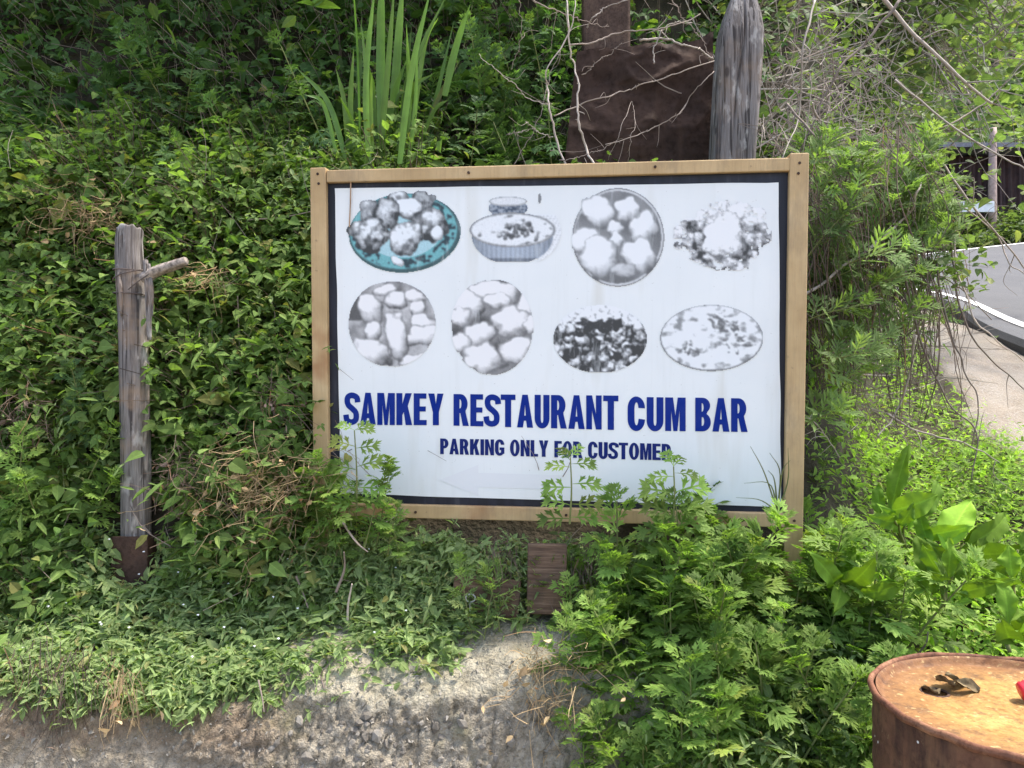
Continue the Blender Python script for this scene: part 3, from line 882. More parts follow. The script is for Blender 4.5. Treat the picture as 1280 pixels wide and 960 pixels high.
# 3: dumplings in a dark round pan
p = Pic(713, 233, 832, 361)
X_, Y_ = z5(330, 308); p.fill(X_, Y_, 58, 62, .34); p.fill(X_, Y_, 56, 60, .92, 0, None, True, .965); p.fill(X_-1, Y_, 54, 58, .42+.10*vnoise(p.X*.06, p.Y*.06, 0, 3))
for i, (x, y, rx, ry, a) in enumerate([(370, 185, 50, 58, -20), (250, 195, 84, 66, 10), (440, 262, 66, 72, 15), (315, 265, 40, 32, 0), (185, 325, 62, 64, 0), (322, 318, 32, 36, 0), (245, 395, 92, 90, -30), (430, 390, 68, 86, -28), (355, 455, 52, 34, 0)]):
    X_, Y_ = z5(x, y); p.blob(X_, Y_, rx/3.555, ry/3.555, a, 1.18 if i < 8 else .8, .60, .06, .25, i+20, .24, .32, 0, .16)
p.finish(1.2, .6, (p.X > 714.5), .03, .15, 3)
# 4: fried flat bread, speckled
p = Pic(842, 250, 964, 338)
X_, Y_ = z5(800, 302); p.fill(X_, Y_, 60, 42, .45, -4, None, True, 0, .22, 7)
t_ = fbm(p.X*.16, p.Y*.19, 0, 33, 5); p.L = np.where(p.m, .52+.85*t_, p.L)
p.L = np.where(p.m & (p.Y < Y_-20), .85+.7*fbm(p.X*.35, p.Y*.35, 0, 34), p.L)
for i, (x, y, rx, ry) in enumerate([(930, 215, 60, 45), (870, 190, 60, 35), (800, 300, 98, 92), (945, 320, 45, 40), (690, 310, 25, 30), (660, 385, 26, 24)]):
    a, b = z5(x, y); p.blob(a, b, rx/3.555, ry/3.555, 0, 1.12 if i < 3 else .75, .72 if i < 3 else .45, .42, .3, i+40, .2, .35)
p.finish(1.5, .58, fbm(p.X*.2, p.Y*.2, 0, 35)+.75*(1.12-p.ell(X_, Y_, 62, 46)[2]) > -.10, .12, .3, 4)
# 5: steamed long dumplings
p = Pic(433, 349, 547, 463)
X_, Y_ = z4(285, 690); p.fill(X_, Y_, 55, 55, .62, 0, None, True, 0, .05, 3)
p.L = np.where(p.m, .60+.35*fbm(p.X*.07, p.Y*.07, 0, 41), p.L)
k = p.m & (p.X < 452) & (p.Y < 400); p.L[k] = .30
for i, (x, y, rx, ry, a) in enumerate([(255, 545, 62, 26, -10), (380, 570, 50, 30, 15), (300, 590, 60, 40, 0), (185, 615, 52, 78, -18), (400, 622, 40, 32, 0), (420, 690, 70, 40, 25), (200, 720, 38, 46, 0), (420, 740, 90, 48, -8), (305, 760, 50, 128, -12), (200, 812, 95, 62, 30), (395, 855, 82, 34, -10)]):
    a0, b0 = z4(x, y); p.blob(a0, b0, rx/3.557, ry/3.557, a, 1.12, .56, .08, .22, i+70, .26, .42, 0, .18)
p.finish(1.3, .66, p.ell(X_, Y_, 55, 55)[2] < 1, .04, .6, 5)
# 6: half moon dumplings
p = Pic(560, 345, 670, 470)
X_, Y_ = z4(730, 705); p.fill(X_, Y_, 53, 60, .45, 0, None, True, 0, .06, 4); p.L = np.where(p.m, .42+.25*fbm(p.X*.06, p.Y*.06, 0, 51), p.L)
for i, (x, y, rx, ry, a) in enumerate([(740, 548, 118, 58, 5), (620, 610, 80, 72, 0), (880, 620, 40, 62, 0), (760, 590, 60, 36, 0), (815, 682, 84, 72, 10), (590, 660, 50, 46, 30), (670, 738, 82, 50, -18), (585, 780, 50, 46, 0), (690, 852, 92, 70, 10), (838, 812, 82, 64, -20), (900, 700, 30, 40, 0)]):
    a0, b0 = z4(x, y); p.blob(a0, b0, rx/3.557, ry/3.557, a, 1.15, .60, .08, .25, i+90, .22, .36, 0, .18)
p.finish(1.3, .66, p.ell(X_, Y_, 52, 61)[2] < 1, .04, .6, 6)
# 7: dark stir fry
p = Pic(690, 378, 811, 468)
X_, Y_ = z5(250, 760); p.fill(X_, Y_, 59, 43, .45); p.L = np.where(p.m, .55+.9*fbm(p.X*.24, p.Y*.24, 0, 61, 5), p.L)
for i in range(60):
    a0, b0 = rng.uniform(-52, 52), rng.uniform(-14, 40)
    if (a0/56)**2+(b0/41)**2 < 1:
        p.blob(X_+a0, Y_+b0, rng.uniform(5, 12), rng.uniform(4, 9), rng.uniform(0, 180), rng.choice([.35, .75, .95, 1.05]), .08, .55, .35, i, .3, .6)
k = p.m & (p.Y < Y_-22); p.L[k] = (.88+.7*fbm(p.X*.4, p.Y*.4, 0, 62))[k]
for x, y, rx, ry in ((200, 705, 30, 22), (245, 695, 34, 20), (285, 715, 22, 26), (330, 690, 28, 22), (120, 820, 32, 30), (430, 810, 18, 26), (240, 780, 14, 30), (330, 830, 30, 14)):
    a0, b0 = z5(x, y); p.blob(a0, b0, rx/3.555, ry/3.555, x % 60, .22, .05, .25, .4, x % 17, .5, .2)
p.finish(1.5, .55, (p.Y < 465.5) & (p.ell(X_, Y_, 59, 43)[2] < 1), .10, .1, 7)
# 8: oval noodle plate
p = Pic(822, 376, 956, 468)
X_, Y_ = z5(745, 755); p.fill(X_, Y_, 65, 42, .42); p.fill(X_, Y_-.5, 63, 40.3, .93)
kk = p.ell(X_, Y_, 63, 40)[2] < 1
n8 = fbm(p.X*.10, p.Y*.16, 0, 71, 5); p.L = np.where(kk, p.L-.42*sstep(.05, .55, n8), p.L)
for cx, cy, q, n8c in ((z5(790, 680)[0], z5(790, 680)[1], 10, 40), (z5(640, 800)[0], z5(640, 800)[1], 8, 26), (z5(860, 770)[0], z5(860, 770)[1], 10, 18)):
    for i in range(n8c):
        p.blob(cx+rng.normal(0, q), cy+rng.normal(0, q*.7), rng.uniform(1.2, 7), rng.uniform(.8, 2.2), rng.normal(40, 35), rng.choice([.45, .65, 1.1, 1.1]), .35, .2, .4, i, .2, .3)
p.finish(1.3, .62, (p.X > 824.6) & (p.X < 953.6), .05, .05, 8)

for nx, nz in ((-hw+.025, hh-.02), (-hw+.028, hh-.05), (hw-.027, hh-.025), (hw-.03, hh-.055), (-hw+.026, -hh+.03), (hw-.026, -hh+.022), (-.25, hh-.028), (.31, hh-.025), (.05, -hh+.022), (-.42, -hh+.02)):
    V, T = tube([(nx, -.026, nz), (nx, -.0318, nz)], .0042, 8); obj('nail', np_mesh('nail', V, T, M['iron']), sign)
# hanging string and nail at the poster's top corner
sx0, sz0 = suv(439.5, 224); sx1, sz1 = suv(437.5, 284)
V, T = tube([(sx0, -.019, sz0), ((sx0+sx1)/2+.001, -.018, (sz0+sz1)/2), (sx1, -.018, sz1)], .0022, 5)
obj('string', np_mesh('string', V, T, M['string']), sign)
V, T = tube([(sx0+.006, -.010, sz0+.002), (sx0+.006, -.022, sz0+.002)], .004, 8)
obj('nail', np_mesh('nail', V, T, M['steel']), sign)

# ------------------------------------------------------------------ weathered posts and old iron
def log_mesh(name, P, rad, mat, k=40, n=90, groove=.05, seed=0, top=None, smooth=True):
    C = smooth_line(P, n); r = np.interp(np.linspace(0, 1, n), np.linspace(0, 1, len(rad)), rad)
    th = np.linspace(0, 2*np.pi, k, endpoint=False)
    tt, hh_ = np.meshgrid(np.linspace(0, 1, n), th, indexing='ij')
    gv = groove*(fbm(np.cos(hh_)*3.2, np.sin(hh_)*3.2, tt*2.2, seed, 4)) + groove*.6*vnoise(np.cos(hh_)*11, np.sin(hh_)*11, tt*3, seed+3)
    rr = r[:, None]*(1+gv)
    t = unit(np.gradient(C, axis=0)); a = unit(np.cross(t, np.array([0, 1., 0.05]))); b = np.cross(t, a)
    V = C[:, None] + rr[..., None]*(np.cos(hh_)[..., None]*a[:, None]+np.sin(hh_)[..., None]*b[:, None])
    if top is not None: V = top(V)
    V = V.reshape(-1, 3)
    i = np.arange(n-1)[:, None]*k; j = np.arange(k)[None]; j2 = (j+1) % k
    A, B, Cc, D = (i+j).ravel(), (i+j2).ravel(), (i+k+j2).ravel(), (i+k+j).ravel()
    T = np.concatenate([np.stack([A, B, Cc], 1), np.stack([A, Cc, D], 1)])
    V = np.concatenate([V, V[:k].mean(0)[None], V[(n-1)*k:n*k].mean(0)[None]]); m = n*k; jj = np.arange(k); j3 = (jj+1) % k
    T = np.concatenate([T, np.stack([j3, jj, np.full(k, m)], 1), np.stack([(n-1)*k+jj, (n-1)*k+j3, np.full(k, m+1)], 1)])
    return np_mesh(name, V, T, mat, smooth=smooth)


DP = 2.42
b0, b1 = at(171, 690, DP), at(161, 286, DP-.02)
post = thing('wooden_post', 'weathered wooden post with a side stub and wire, standing in a rusty sleeve', 'post', b0)
Lp = lambda px, py, d=DP: at(px, py, d) - b0
px_m = DP/FPX


def skew(V):  # uneven, chipped top
    n_ = V.shape[0]
    for q in range(n_-8, n_):
        f = (q-(n_-8))/7
        V[q, :, 2] += f*(.014*np.sin(np.linspace(0, 2*np.pi, V.shape[1]))+.006*vnoise(np.arange(V.shape[1])*.45, 0, 0, 4))
        V[q, :, 0] += f*.004
    return V


obj('trunk', log_mesh('trunk', [Lp(170.5, 700), Lp(170, 600), Lp(168, 500), Lp(166, 400), Lp(162, 330), Lp(161, 288)], [.0440, .0440, .043, .043, .041, .038], M['postwood'], 44, 110, .07, 5, skew), post)
obj('stub', log_mesh('stub', [Lp(180, 350, DP-.03), Lp(193, 340, DP-.035), Lp(212, 333, DP-.04), Lp(233, 326, DP-.045)], [.019, .0185, .0165, .0125], M['stubwood'], 22, 30, .30, 15), post)
for q, (x0, y0, x1, y1, rr) in enumerate(((182, 325, 187, 425, .012), (186, 330, 190, 395, .008), (147, 330, 152, 395, .007))):
    obj('bark_strip', log_mesh('bark_strip', [Lp(x0, y0, DP-.035), Lp((x0+x1)/2+1, (y0+y1)/2, DP-.045), Lp(x1, y1, DP-.04)], [rr*.6, rr, rr*.5], M['postwood'], 9, 20, .3, 25+q), post)
for y0, y1, dz in ((338, 340, 0), (352, 338, 1), (367, 369, 2)):
    cA = Lp(163, (y0+y1)/2); th = np.linspace(0, 2*np.pi, 29)
    Pw = cA + np.stack([.049*np.cos(th), .049*np.sin(th), (y0-y1)*.5*px_m*np.cos(th)], 1)
    V, T = tube(Pw, .0022, 5, False); obj('wire', np_mesh('wire', V, T, M['wire']), post)
V, T = tube([Lp(190, 340, DP-.05), Lp(172, 352, DP-.055), Lp(160, 362, DP-.052)], .0018, 5); obj('wire', np_mesh('wire', V, T, M['wire']), post)
# open rusted sleeve: four plates
sw, sh0, sh1 = .053, Lp(171, 738)[2], Lp(171, 668)[2]
for ax, sgn in ((0, -1), (0, 1), (1, -1), (1, 1)):
    if ax == 0: bm = box_v(sgn*sw-.003, sgn*sw+.003, -sw+.0035, sw-.0035, sh0, sh1+.004*sgn, .001)
    else: bm = box_v(-sw-.003, sw+.003, sgn*sw-.003, sgn*sw+.003, sh0, sh1-.003*sgn, .001)
    o = bm_obj('sleeve_plate', bm, M['iron'], post); o.location = (.004, 0, 0)

# grey pointed post behind the board
DG = 2.86
g0 = at(908, 300, DG); g0[2] = H(g0[0], g0[1]) - .15
gpost = thing('pointed_post', 'thick grey weathered post with a pointed split top behind the sign', 'post', g0)
G = lambda px, py, d=DG: at(px, py, d) - g0
k, n = 180, 120
tt = np.linspace(0, 1, n)
bl, tp = G(908, 300), G(929, -14)
C = bl[None]*(1-tt[:, None]) + tp[None]*tt[:, None]
ext = np.linspace(0, 1, 12)[:-1, None]; C = np.concatenate([np.array([[C[0, 0]-.01, C[0, 1], 0.0]])*(1-ext)+C[:1]*ext, C])
pyr = np.concatenate([np.full(11, 300.), 300-314*tt])
hwid = np.interp(pyr, [-14, 0, 22, 45, 75, 200, 300], [8, 15, 22, 26.5, 27.5, 26.5, 27]) * DG/FPX
th = np.linspace(0, 2*np.pi, k, endpoint=False)
sq = (np.abs(np.cos(th))**5+np.abs(np.sin(th))**5)**(-1/5)
tt2, hh2 = np.meshgrid(np.arange(len(C))/len(C), th, indexing='ij')
rr = hwid[:, None]*sq[None]*(1+.035*fbm(np.cos(hh2)*3, np.sin(hh2)*3, tt2*2, 8)+.015*vnoise(np.cos(hh2)*12, np.sin(hh2)*12, tt2*4, 9))
crack = np.exp(-((hh2-(1.5*np.pi-.12-.25*vnoise(tt2*5, 0, 0, 3)))/.05)**2)*sstep(.35, .6, tt2)
crack2 = np.exp(-((hh2-(1.5*np.pi-.75+.06*vnoise(tt2*6, 2, 0, 3)))/.04)**2)*sstep(.75, .5, tt2)
rr = rr*(1-.22*crack-.12*crack2)
V = C[:, None]+np.stack([rr*np.cos(hh2), rr*np.sin(hh2)*.8, np.zeros_like(rr)], -1)
nn_ = len(C); V = V.reshape(-1, 3)
i = np.arange(nn_-1)[:, None]*k; j = np.arange(k)[None]; j2 = (j+1) % k
A, B, Cc, D = (i+j).ravel(), (i+j2).ravel(), (i+k+j2).ravel(), (i+k+j).ravel()
T = np.concatenate([np.stack([A, B, Cc], 1), np.stack([A, Cc, D], 1)])
V = np.concatenate([V, C[-1:]+[[0, 0, .004]]]); jj = np.arange(k)
T = np.concatenate([T, np.stack([(nn_-1)*k+jj, (nn_-1)*k+(jj+1) % k, np.full(k, len(V)-1)], 1)])
obj('post_body', np_mesh('post_body', V, T, M['greywood'], smooth=True), gpost)

# crumpled rusty sheet
DS = 2.98
c00, c10, c11, c01 = at(700, 250, DS), at(897, 250, DS-.05), at(893, 38, DS+.02), at(722, 60, DS+.06)
U, S = np.meshgrid(np.linspace(0, 1, 90), np.linspace(0, 1, 90), indexing='ij')
Pm = (c00*(1-U[..., None])+c10*U[..., None])*(1-S[..., None])+(c01*(1-U[..., None])+c11*U[..., None])*S[..., None]
w1 = fbm(U*2, S*2, 0, 60, 2)*.5
cr = .022*np.abs(vnoise(U*2.6+S*1.9+w1*1.6, S*3.1-U*1.2+w1*2, 0, 61)) + .010*np.abs(vnoise(U*6-S*3+w1*3, S*7+U*2.6, 0, 65)) + .003*np.abs(vnoise(U*17+S*5, S*19, 0, 66)) + .02*fbm(U*2, S*2, 0, 62, 2)
Pm[..., 1] += cr*1.6
Pm[..., 2] += .035*fbm(U*3, U*0, 0, 64)*sstep(.8, 1, S)
V = Pm.reshape(-1, 3); n_ = len(V); T = grid_tris(90, 90)
V = np.concatenate([V, V+[0, .003, 0]]); T = np.concatenate([T, T[:, ::-1]+n_])
obj_ = obj('metal_sheet', np_mesh('metal_sheet', V, T, M['sheet'], smooth=True))
tag(obj_, 'crumpled dark brown rusty metal sheet behind the sign beside the pointed post', 'metal sheet')
q0 = at(757, 60, 3.24)
o = bm_obj('rusty_stake', box_v(-.098, .098, -.05, .05, -.25, .55, .012), M['stake'], None, q0)
tag(o, 'broad rusty brown stake rising above the metal sheet behind bare canes', 'stake')

# iron pipe stub poking from the bank at lower left
i0 = at(72, 862, 2.12)
o = obj('iron_pipe', log_mesh('iron_pipe', [at(71, 875, 2.16)-i0, at(73, 845, 2.14)-i0, at(77, 815, 2.16)-i0], [.026, .027, .027], M['iron'], 20, 12, .04, 3), None, i0)
tag(o, 'short dark rusty iron pipe sticking out of the bank above the wall', 'pipe')


def plank(name, x0, y0, x1, y1, d, mat, label, thick=.03, rot=0.0):
    A, B = at(x0, y1, d), at(x1, y0, d); c = (A+B)/2
    o = bm_obj(name, box_v(-(B-A)[0]/2, (B-A)[0]/2, -thick/2, thick/2, -(B-A)[2]/2, (B-A)[2]/2, .004), mat, None, c)
    o.rotation_euler = (R(-6), R(rot), R(rng.uniform(-6, 6)))
    return tag(o, label, 'plank')


plank('wooden_plank', 659, 680, 708, 766, 2.235, M['plank'], 'short upright brown plank under the middle of the sign', .03, 1)
plank('wooden_plank', 566, 722, 650, 768, 2.25, M['plank'], 'dark brown board lying low under the sign beside the ring bolt', .03, 4)
plank('wooden_plank', 826, 645, 876, 720, 2.36, M['plank'], 'brown board half hidden by mugwort under the sign', .025, -2)
b_ = at(588, 765, 2.22)
bolt = thing('ring_bolt', 'small pale metal ring bolt standing under the sign', 'bolt', b_)
th = np.linspace(0, 2*np.pi, 21); V, T = tube(np.stack([.014*np.cos(th), .004*np.sin(th), .040+.010*np.sin(th)], 1), .0022, 6, False); obj('ring', np_mesh('ring', V, T, M['steel']), bolt)
V, T = tube([(0, 0, -.02), (0, 0, .03)], .004, 8); obj('shank', np_mesh('shank', V, T, M['steel']), bolt)

# ------------------------------------------------------------------ oil drum
DC = np.array([1.02, 1.515, 0.0]); DRr, DZ = .292, .876
drum = thing('oil_drum', 'rusty brown steel oil drum with an orange rusted lid', 'drum', DC)


def lathe(prof, k=96, wob=None):
    prof = np.asarray(prof, float); n = len(prof); th = np.linspace(0, 2*np.pi, k, endpoint=False)
    r = prof[:, 0:1]*np.ones((1, k)); z = prof[:, 1:2]*np.ones((1, k))
    if wob is not None: r, z = wob(r, z, th)
    V = np.stack([r*np.cos(th), r*np.sin(th), z], -1).reshape(-1, 3)
    i = np.arange(n-1)[:, None]*k; j = np.arange(k)[None]; j2 = (j+1) % k
    A, B, C_, D = (i+j).ravel(), (i+j2).ravel(), (i+k+j2).ravel(), (i+k+j).ravel()
    return V, np.concatenate([np.stack([A, B, C_], 1), np.stack([A, C_, D], 1)])


pr = [(DRr-.004, 0)]
for z in np.linspace(.02, DZ-.014, 60):
    rr = DRr-.006 + .008*sum(math.exp(-((z-c)/.012)**2) for c in (.28, .58)) + .002*sum(math.exp(-((z-c)/.01)**2) for c in (.72, .76, .80))
    pr.append((rr, z))
dent = lambda r, z, th: (r*(1+.007*vnoise(np.cos(th)*2.5+0*r, np.sin(th)*2.5+0*r, z*5, 3)), z)
V, T = lathe(pr, 96, dent); obj('drum_side', np_mesh('drum_side', V, T, M['drum'], smooth=True), drum)
th = np.linspace(0, 2*np.pi, 13); rimp = [(DRr-.005+.0062*math.cos(a), DZ-.008+.0080*math.sin(a)) for a in th]
rw = lambda r, z, t: (r+.0030*vnoise(np.cos(t)*8+0*r, np.sin(t)*8+0*r, 0, 6), z+.0028*vnoise(np.cos(t)*6+0*r, np.sin(t)*6+0*r, 0, 7))
V, T = lathe(rimp, 120, rw); obj('rim', np_mesh('rim', V, T, M['rim'], smooth=True), drum)
# lid, recessed, with the open bung hole pressed into it
def on_lid(px, py, z):
    o = np.array([0, 0, CAMZ]); d = at(px, py, 1.0)-o
    return o+d*((z-CAMZ)/d[2])


bung = on_lid(1168, 859, DZ-.024)[:2]-DC[:2]
rs = np.concatenate([[0.0005], np.linspace(.006, DRr-.013, 90)]); th = np.linspace(0, 2*np.pi, 220, endpoint=False)
RR, TH = np.meshgrid(rs, th, indexing='ij'); X, Y = RR*np.cos(TH), RR*np.sin(TH)
Z = DZ-.022-.006*sstep(.24, .05, RR)+.0015*fbm(X*14, Y*14, 0, 4) + .016*sstep(DRr-.028, DRr-.013, RR)
db = np.hypot(X-bung[0], Y-bung[1])
Z = Z-.010*sstep(.075, .034, db) - .045*sstep(.029, .022, db)
V = np.stack([X, Y, Z], -1).reshape(-1, 3); k = 220; n = len(rs)
i = np.arange(n-1)[:, None]*k; j = np.arange(k)[None]; j2 = (j+1) % k
A, B, C_, D = (i+j).ravel(), (i+j2).ravel(), (i+k+j2).ravel(), (i+k+j).ravel()
lid = obj('lid', np_mesh('lid', V, np.concatenate([np.stack([A, B, C_], 1), np.stack([A, C_, D], 1)]), M['lid'], smooth=True), drum)
th = np.linspace(0, 2*np.pi, 41)
V, T = tube(np.stack([bung[0]+.027*np.cos(th), bung[1]+.027*np.sin(th), np.full(41, DZ-.036)], 1), .0035, 7, False)
obj('bung_ring', np_mesh('bung_ring', V, T, M['iron'], smooth=True), lid)


def crumple(seed, n=9):
    r_ = np.random.default_rng(seed); U, S = np.meshgrid(np.linspace(-1, 1, n), np.linspace(-1, 1, n), indexing='ij')
    w_ = np.sqrt(np.clip(1.05-S**2, .02, 1))*.6
    P = np.stack([U*w_, S, .55*fbm(U*1.3, S*1.3, seed, seed, 3)+.35*U**2], -1)
    return P.reshape(-1, 3), grid_tris(n, n)


for q, (dx, dy, sc_, lab) in enumerate(((.030, .012, .026, 'curled brown dead leaf on the drum lid nearest the bung hole'), (.055, .018, .022, 'greyish crumpled dead leaf on the drum lid behind the yellow scrap'),
                                         (.062, -.012, .024, 'yellowish dry leaf scrap on the drum lid, farthest from the bung hole'), (-.004, .006, .022, 'brown dead leaf stuck inside the drum bung hole'))):
    V, T = crumple(q+3); o = obj('dead_leaf', np_mesh('dead_leaf', V*sc_, T, M['deadleaf'], smooth=True), None, DC+np.array([bung[0]+dx, bung[1]+dy, DZ-.022+(.004 if q < 3 else -.012)]))
    o.rotation_euler = (rng.uniform(-.4, .4), rng.uniform(-.4, .4), rng.uniform(0, 6)); tag(o, lab, 'leaf', 'dead leaves on the drum lid')
# red ribbed plastic cap lying on the lid
rc = on_lid(1287, 876, DZ-.024)
V, T = lathe([(.001, -.018), (.017, -.018), (.020, -.012), (.0185, -.008), (.021, -.003), (.0185, .001), (.021, .006), (.018, .012), (.015, .020), (.001, .022)], 32)
o = obj('plastic_cap', np_mesh('plastic_cap', V, T, M['red'], smooth=True), None, rc); o.rotation_euler = (R(20), R(70), R(10))
o.location.z = DZ - .002
tag(o, 'red ribbed plastic cap lying on the drum lid', 'cap')

# ================================================================== vegetation
def strip_leaf(st, fold=.25, curl=.2, tip=1.0):
    """leaf along +Y, normal +Z; st: (y, half width) stations"""
    V = [(0, st[0][0]*.0, 0)]; B = [0.0]
    for y, hw_ in st:
        V += [(-hw_, y, fold*hw_), (0, y, 0), (hw_, y, fold*hw_)]; B += [1, 0, 1]
    V.append((0, tip, 0)); B.append(0.0)
    V = np.array(V, float); V[:, 2] -= curl*V[:, 1]**2
    T = [(0, 2, 1), (0, 3, 2)]
    for i in range(len(st)-1):
        a = 1+3*i; b = a+3
        T += [(a, a+1, b+1), (a, b+1, b), (a+1, a+2, b+2), (a+1, b+2, b+1)]
    a = 1+3*(len(st)-1); e = len(V)-1
    T += [(a, a+1, e), (a+1, a+2, e)]
    return V, np.array(T), np.array(B, float)


def join_tpl(parts):
    V, T, B, n = [], [], [], 0
    for v, t, b in parts:
        V.append(v); T.append(t+n); B.append(b); n += len(v)
    return np.concatenate(V), np.concatenate(T), np.concatenate(B)


def place_tpl(tpl, loc, ang, s, pitch=0.0):
    V, T, B = tpl; a = math.radians(ang); p = math.radians(pitch)
    V = V*s; V = np.stack([V[:, 0], V[:, 1]*math.cos(p)-V[:, 2]*math.sin(p), V[:, 1]*math.sin(p)+V[:, 2]*math.cos(p)], 1)
    V = np.stack([V[:, 0]*math.cos(a)-V[:, 1]*math.sin(a), V[:, 0]*math.sin(a)+V[:, 1]*math.cos(a), V[:, 2]], 1)
    return V+np.array(loc), T, B


OV = strip_leaf([(.16, .17), (.42, .30), (.72, .19)], .3, .22)
OVS = strip_leaf([(.22, .22), (.62, .22)], .35, .25)
HEART = strip_leaf([(-.06, .26), (.16, .43), (.45, .37), (.75, .18)], .28, .25)
LANCE = strip_leaf([(.2, .07), (.5, .10), (.8, .055)], .4, .25)
BROAD = strip_leaf([(.08, .22), (.25, .36), (.42, .33), (.58, .31), (.76, .17)], .22, .3)
BLADE = strip_leaf([(.15, .022), (.45, .026), (.75, .018)], .6, .45)
OV2 = strip_leaf([(.26, .25), (.62, .24)], .3, .22)
LANCE2 = strip_leaf([(.3, .095), (.7, .085)], .4, .25)
TRI = join_tpl([place_tpl(OV2, (0, .42, 0), 0, .62), place_tpl(OV2, (.03, .40, 0), -78, .52), place_tpl(OV2, (-.03, .40, 0), 78, .52),
                strip_leaf([(.25, .012)], 0, 0, .45)])


def mug_leaf(pairs=3, lw=.105, ang=52, ll=.44, teeth=True, seed=0):
    r = random.Random(seed); parts = [strip_leaf([(.05, .012), (.45, .035), (.75, .03)], .1, 0, .85)]

    def lobe(loc, a, L):
        st = [(.18, lw*.55), (.48, lw*1.05), (.74, lw*.85)]
        parts.append(place_tpl(strip_leaf(st, .25, .10), loc, a, L))
        if teeth:
            for sg in (-1, 1):
                q = math.radians(a); bx, by = loc[0]-math.sin(q)*L*.38, loc[1]+math.cos(q)*L*.38
                parts.append(place_tpl(strip_leaf([(.45, lw*1.15)], .2, .1), (bx, by, .004), a+sg*34, L*.50))
    for i in range(pairs):
        f = i/max(1, pairs-1); y = .26+.42*f; L = ll*(.72+.45*math.sin(math.pi*(.2+.6*f)))
        for sg in (-1, 1):
            lobe((0, y+r.uniform(-.02, .02), 0), sg*(ang-12*f+r.uniform(-6, 6)), L*r.uniform(.88, 1.1))
    lobe((0, .66, 0), r.uniform(-4, 4), .36)
    for sg in (-1, 1): lobe((0, .68, 0), sg*27, .30)
    V, T, B = join_tpl(parts)
    V[:, 2] += -.28*V[:, 1]**2 + .10*np.abs(V[:, 0]) + .02*np.sin(V[:, 0]*14+V[:, 1]*9)
    return V, T, B


MUGS = [mug_leaf(3, .125, 52, .44, True, i) for i in range(3)]
NARROW = [mug_leaf(3, .085, 46, .50, i == 1, i+9) for i in range(3)]
for _v in NARROW: _v[0][:, 2] += .24*_v[0][:, 1]**2


def scatter(mb, tpl, P, N, D, S, rg=rng, rgb=None):
    V, T, B = tpl; P = np.asarray(P, float); n = len(P)
    if n == 0: return
    N = unit(N); D = D-(D*N).sum(-1, keepdims=True)*N; D = unit(D); Xx = np.cross(D, N)
    S = np.broadcast_to(np.asarray(S, float), (n,))
    W = P[:, None] + S[:, None, None]*(V[None, :, 0:1]*Xx[:, None]+V[None, :, 1:2]*D[:, None]+V[None, :, 2:3]*N[:, None])
    Tt = (T[None]+(np.arange(n)*len(V))[:, None, None]).reshape(-1, 3)
    c = np.empty((n, len(V), 3)); c[..., 0] = rg.random(n)[:, None]; c[..., 1] = rg.random(n)[:, None]; c[..., 2] = B[None]
    mb.add(W.reshape(-1, 3), Tt, c.reshape(-1, 3))


def rnd(n, s=1.0): return rng.normal(0, s, (n, 3))


_y = np.linspace(1.95, 6.0, 800); _z = np.interp(_y, LY, LZ); _s = np.concatenate([[0], np.cumsum(np.hypot(np.diff(_y), np.diff(_z)))])


def bank_pts(n, x0, x1, y0, y1):
    a, b = np.interp([y0, y1], _y, _s)
    x = rng.uniform(x0, x1, n); y = np.interp(rng.uniform(a, b, n), _s, _y)
    return x, y


UP = np.array([0, 0, 1.0])


def sprigs(mb, smb, tpls, base, nrm, nleaf, length, size, lumps=0.0, upb=.55, hang=.3, jit=.55, stem_r=.0012, opp=False):
    """each base grows a short curved shoot with leaves along it"""
    n = len(base)
    d = unit(nrm*.8+UP*upb+rnd(n, .45)); L = length*rng.uniform(.5, 1.4, n)
    if lumps is not None and not np.isscalar(lumps): L = L*lumps
    side = unit(np.cross(d, rnd(n)))
    for k in range(nleaf):
        f = (k+.6)/nleaf
        p = base + d*(L*f)[:, None] + (nrm*.25 - UP*hang)*((f**2)*L)[:, None] + side*(.12*L*math.sin(6*f))[:, None]
        az = k*2.4; b = np.cross(d, side)
        rad = side*math.cos(az)+b*math.sin(az)
        N = unit(.75*UP+.55*nrm+jit*rnd(n)); D = unit(rad+.35*nrm-.25*UP+.4*rnd(n))
        s = size*np.clip(rng.lognormal(-.05, .32, n), .45, 1.75)*(1.08-.40*f)
        tp = tpls[k % len(tpls)]
        scatter(mb, tp, p, N, D, s)
        if opp: scatter(mb, tp, p, unit(.75*UP+.55*nrm+jit*rnd(n)), -D+.3*rnd(n), s)
    if smb is not None:
        for i in range(0, n, 2):
            f = np.array([0, .5, 1.0])[:, None]
            V, T = tube(base[i]+d[i]*L[i]*f+(nrm[i]*.25-UP*hang)*f**2*L[i]+side[i]*(.12*L[i]*np.sin(6*f)), stem_r, 3, False)
            smb.add(V, T, np.tile([rng.random(), rng.random(), 1], (len(V), 1)))


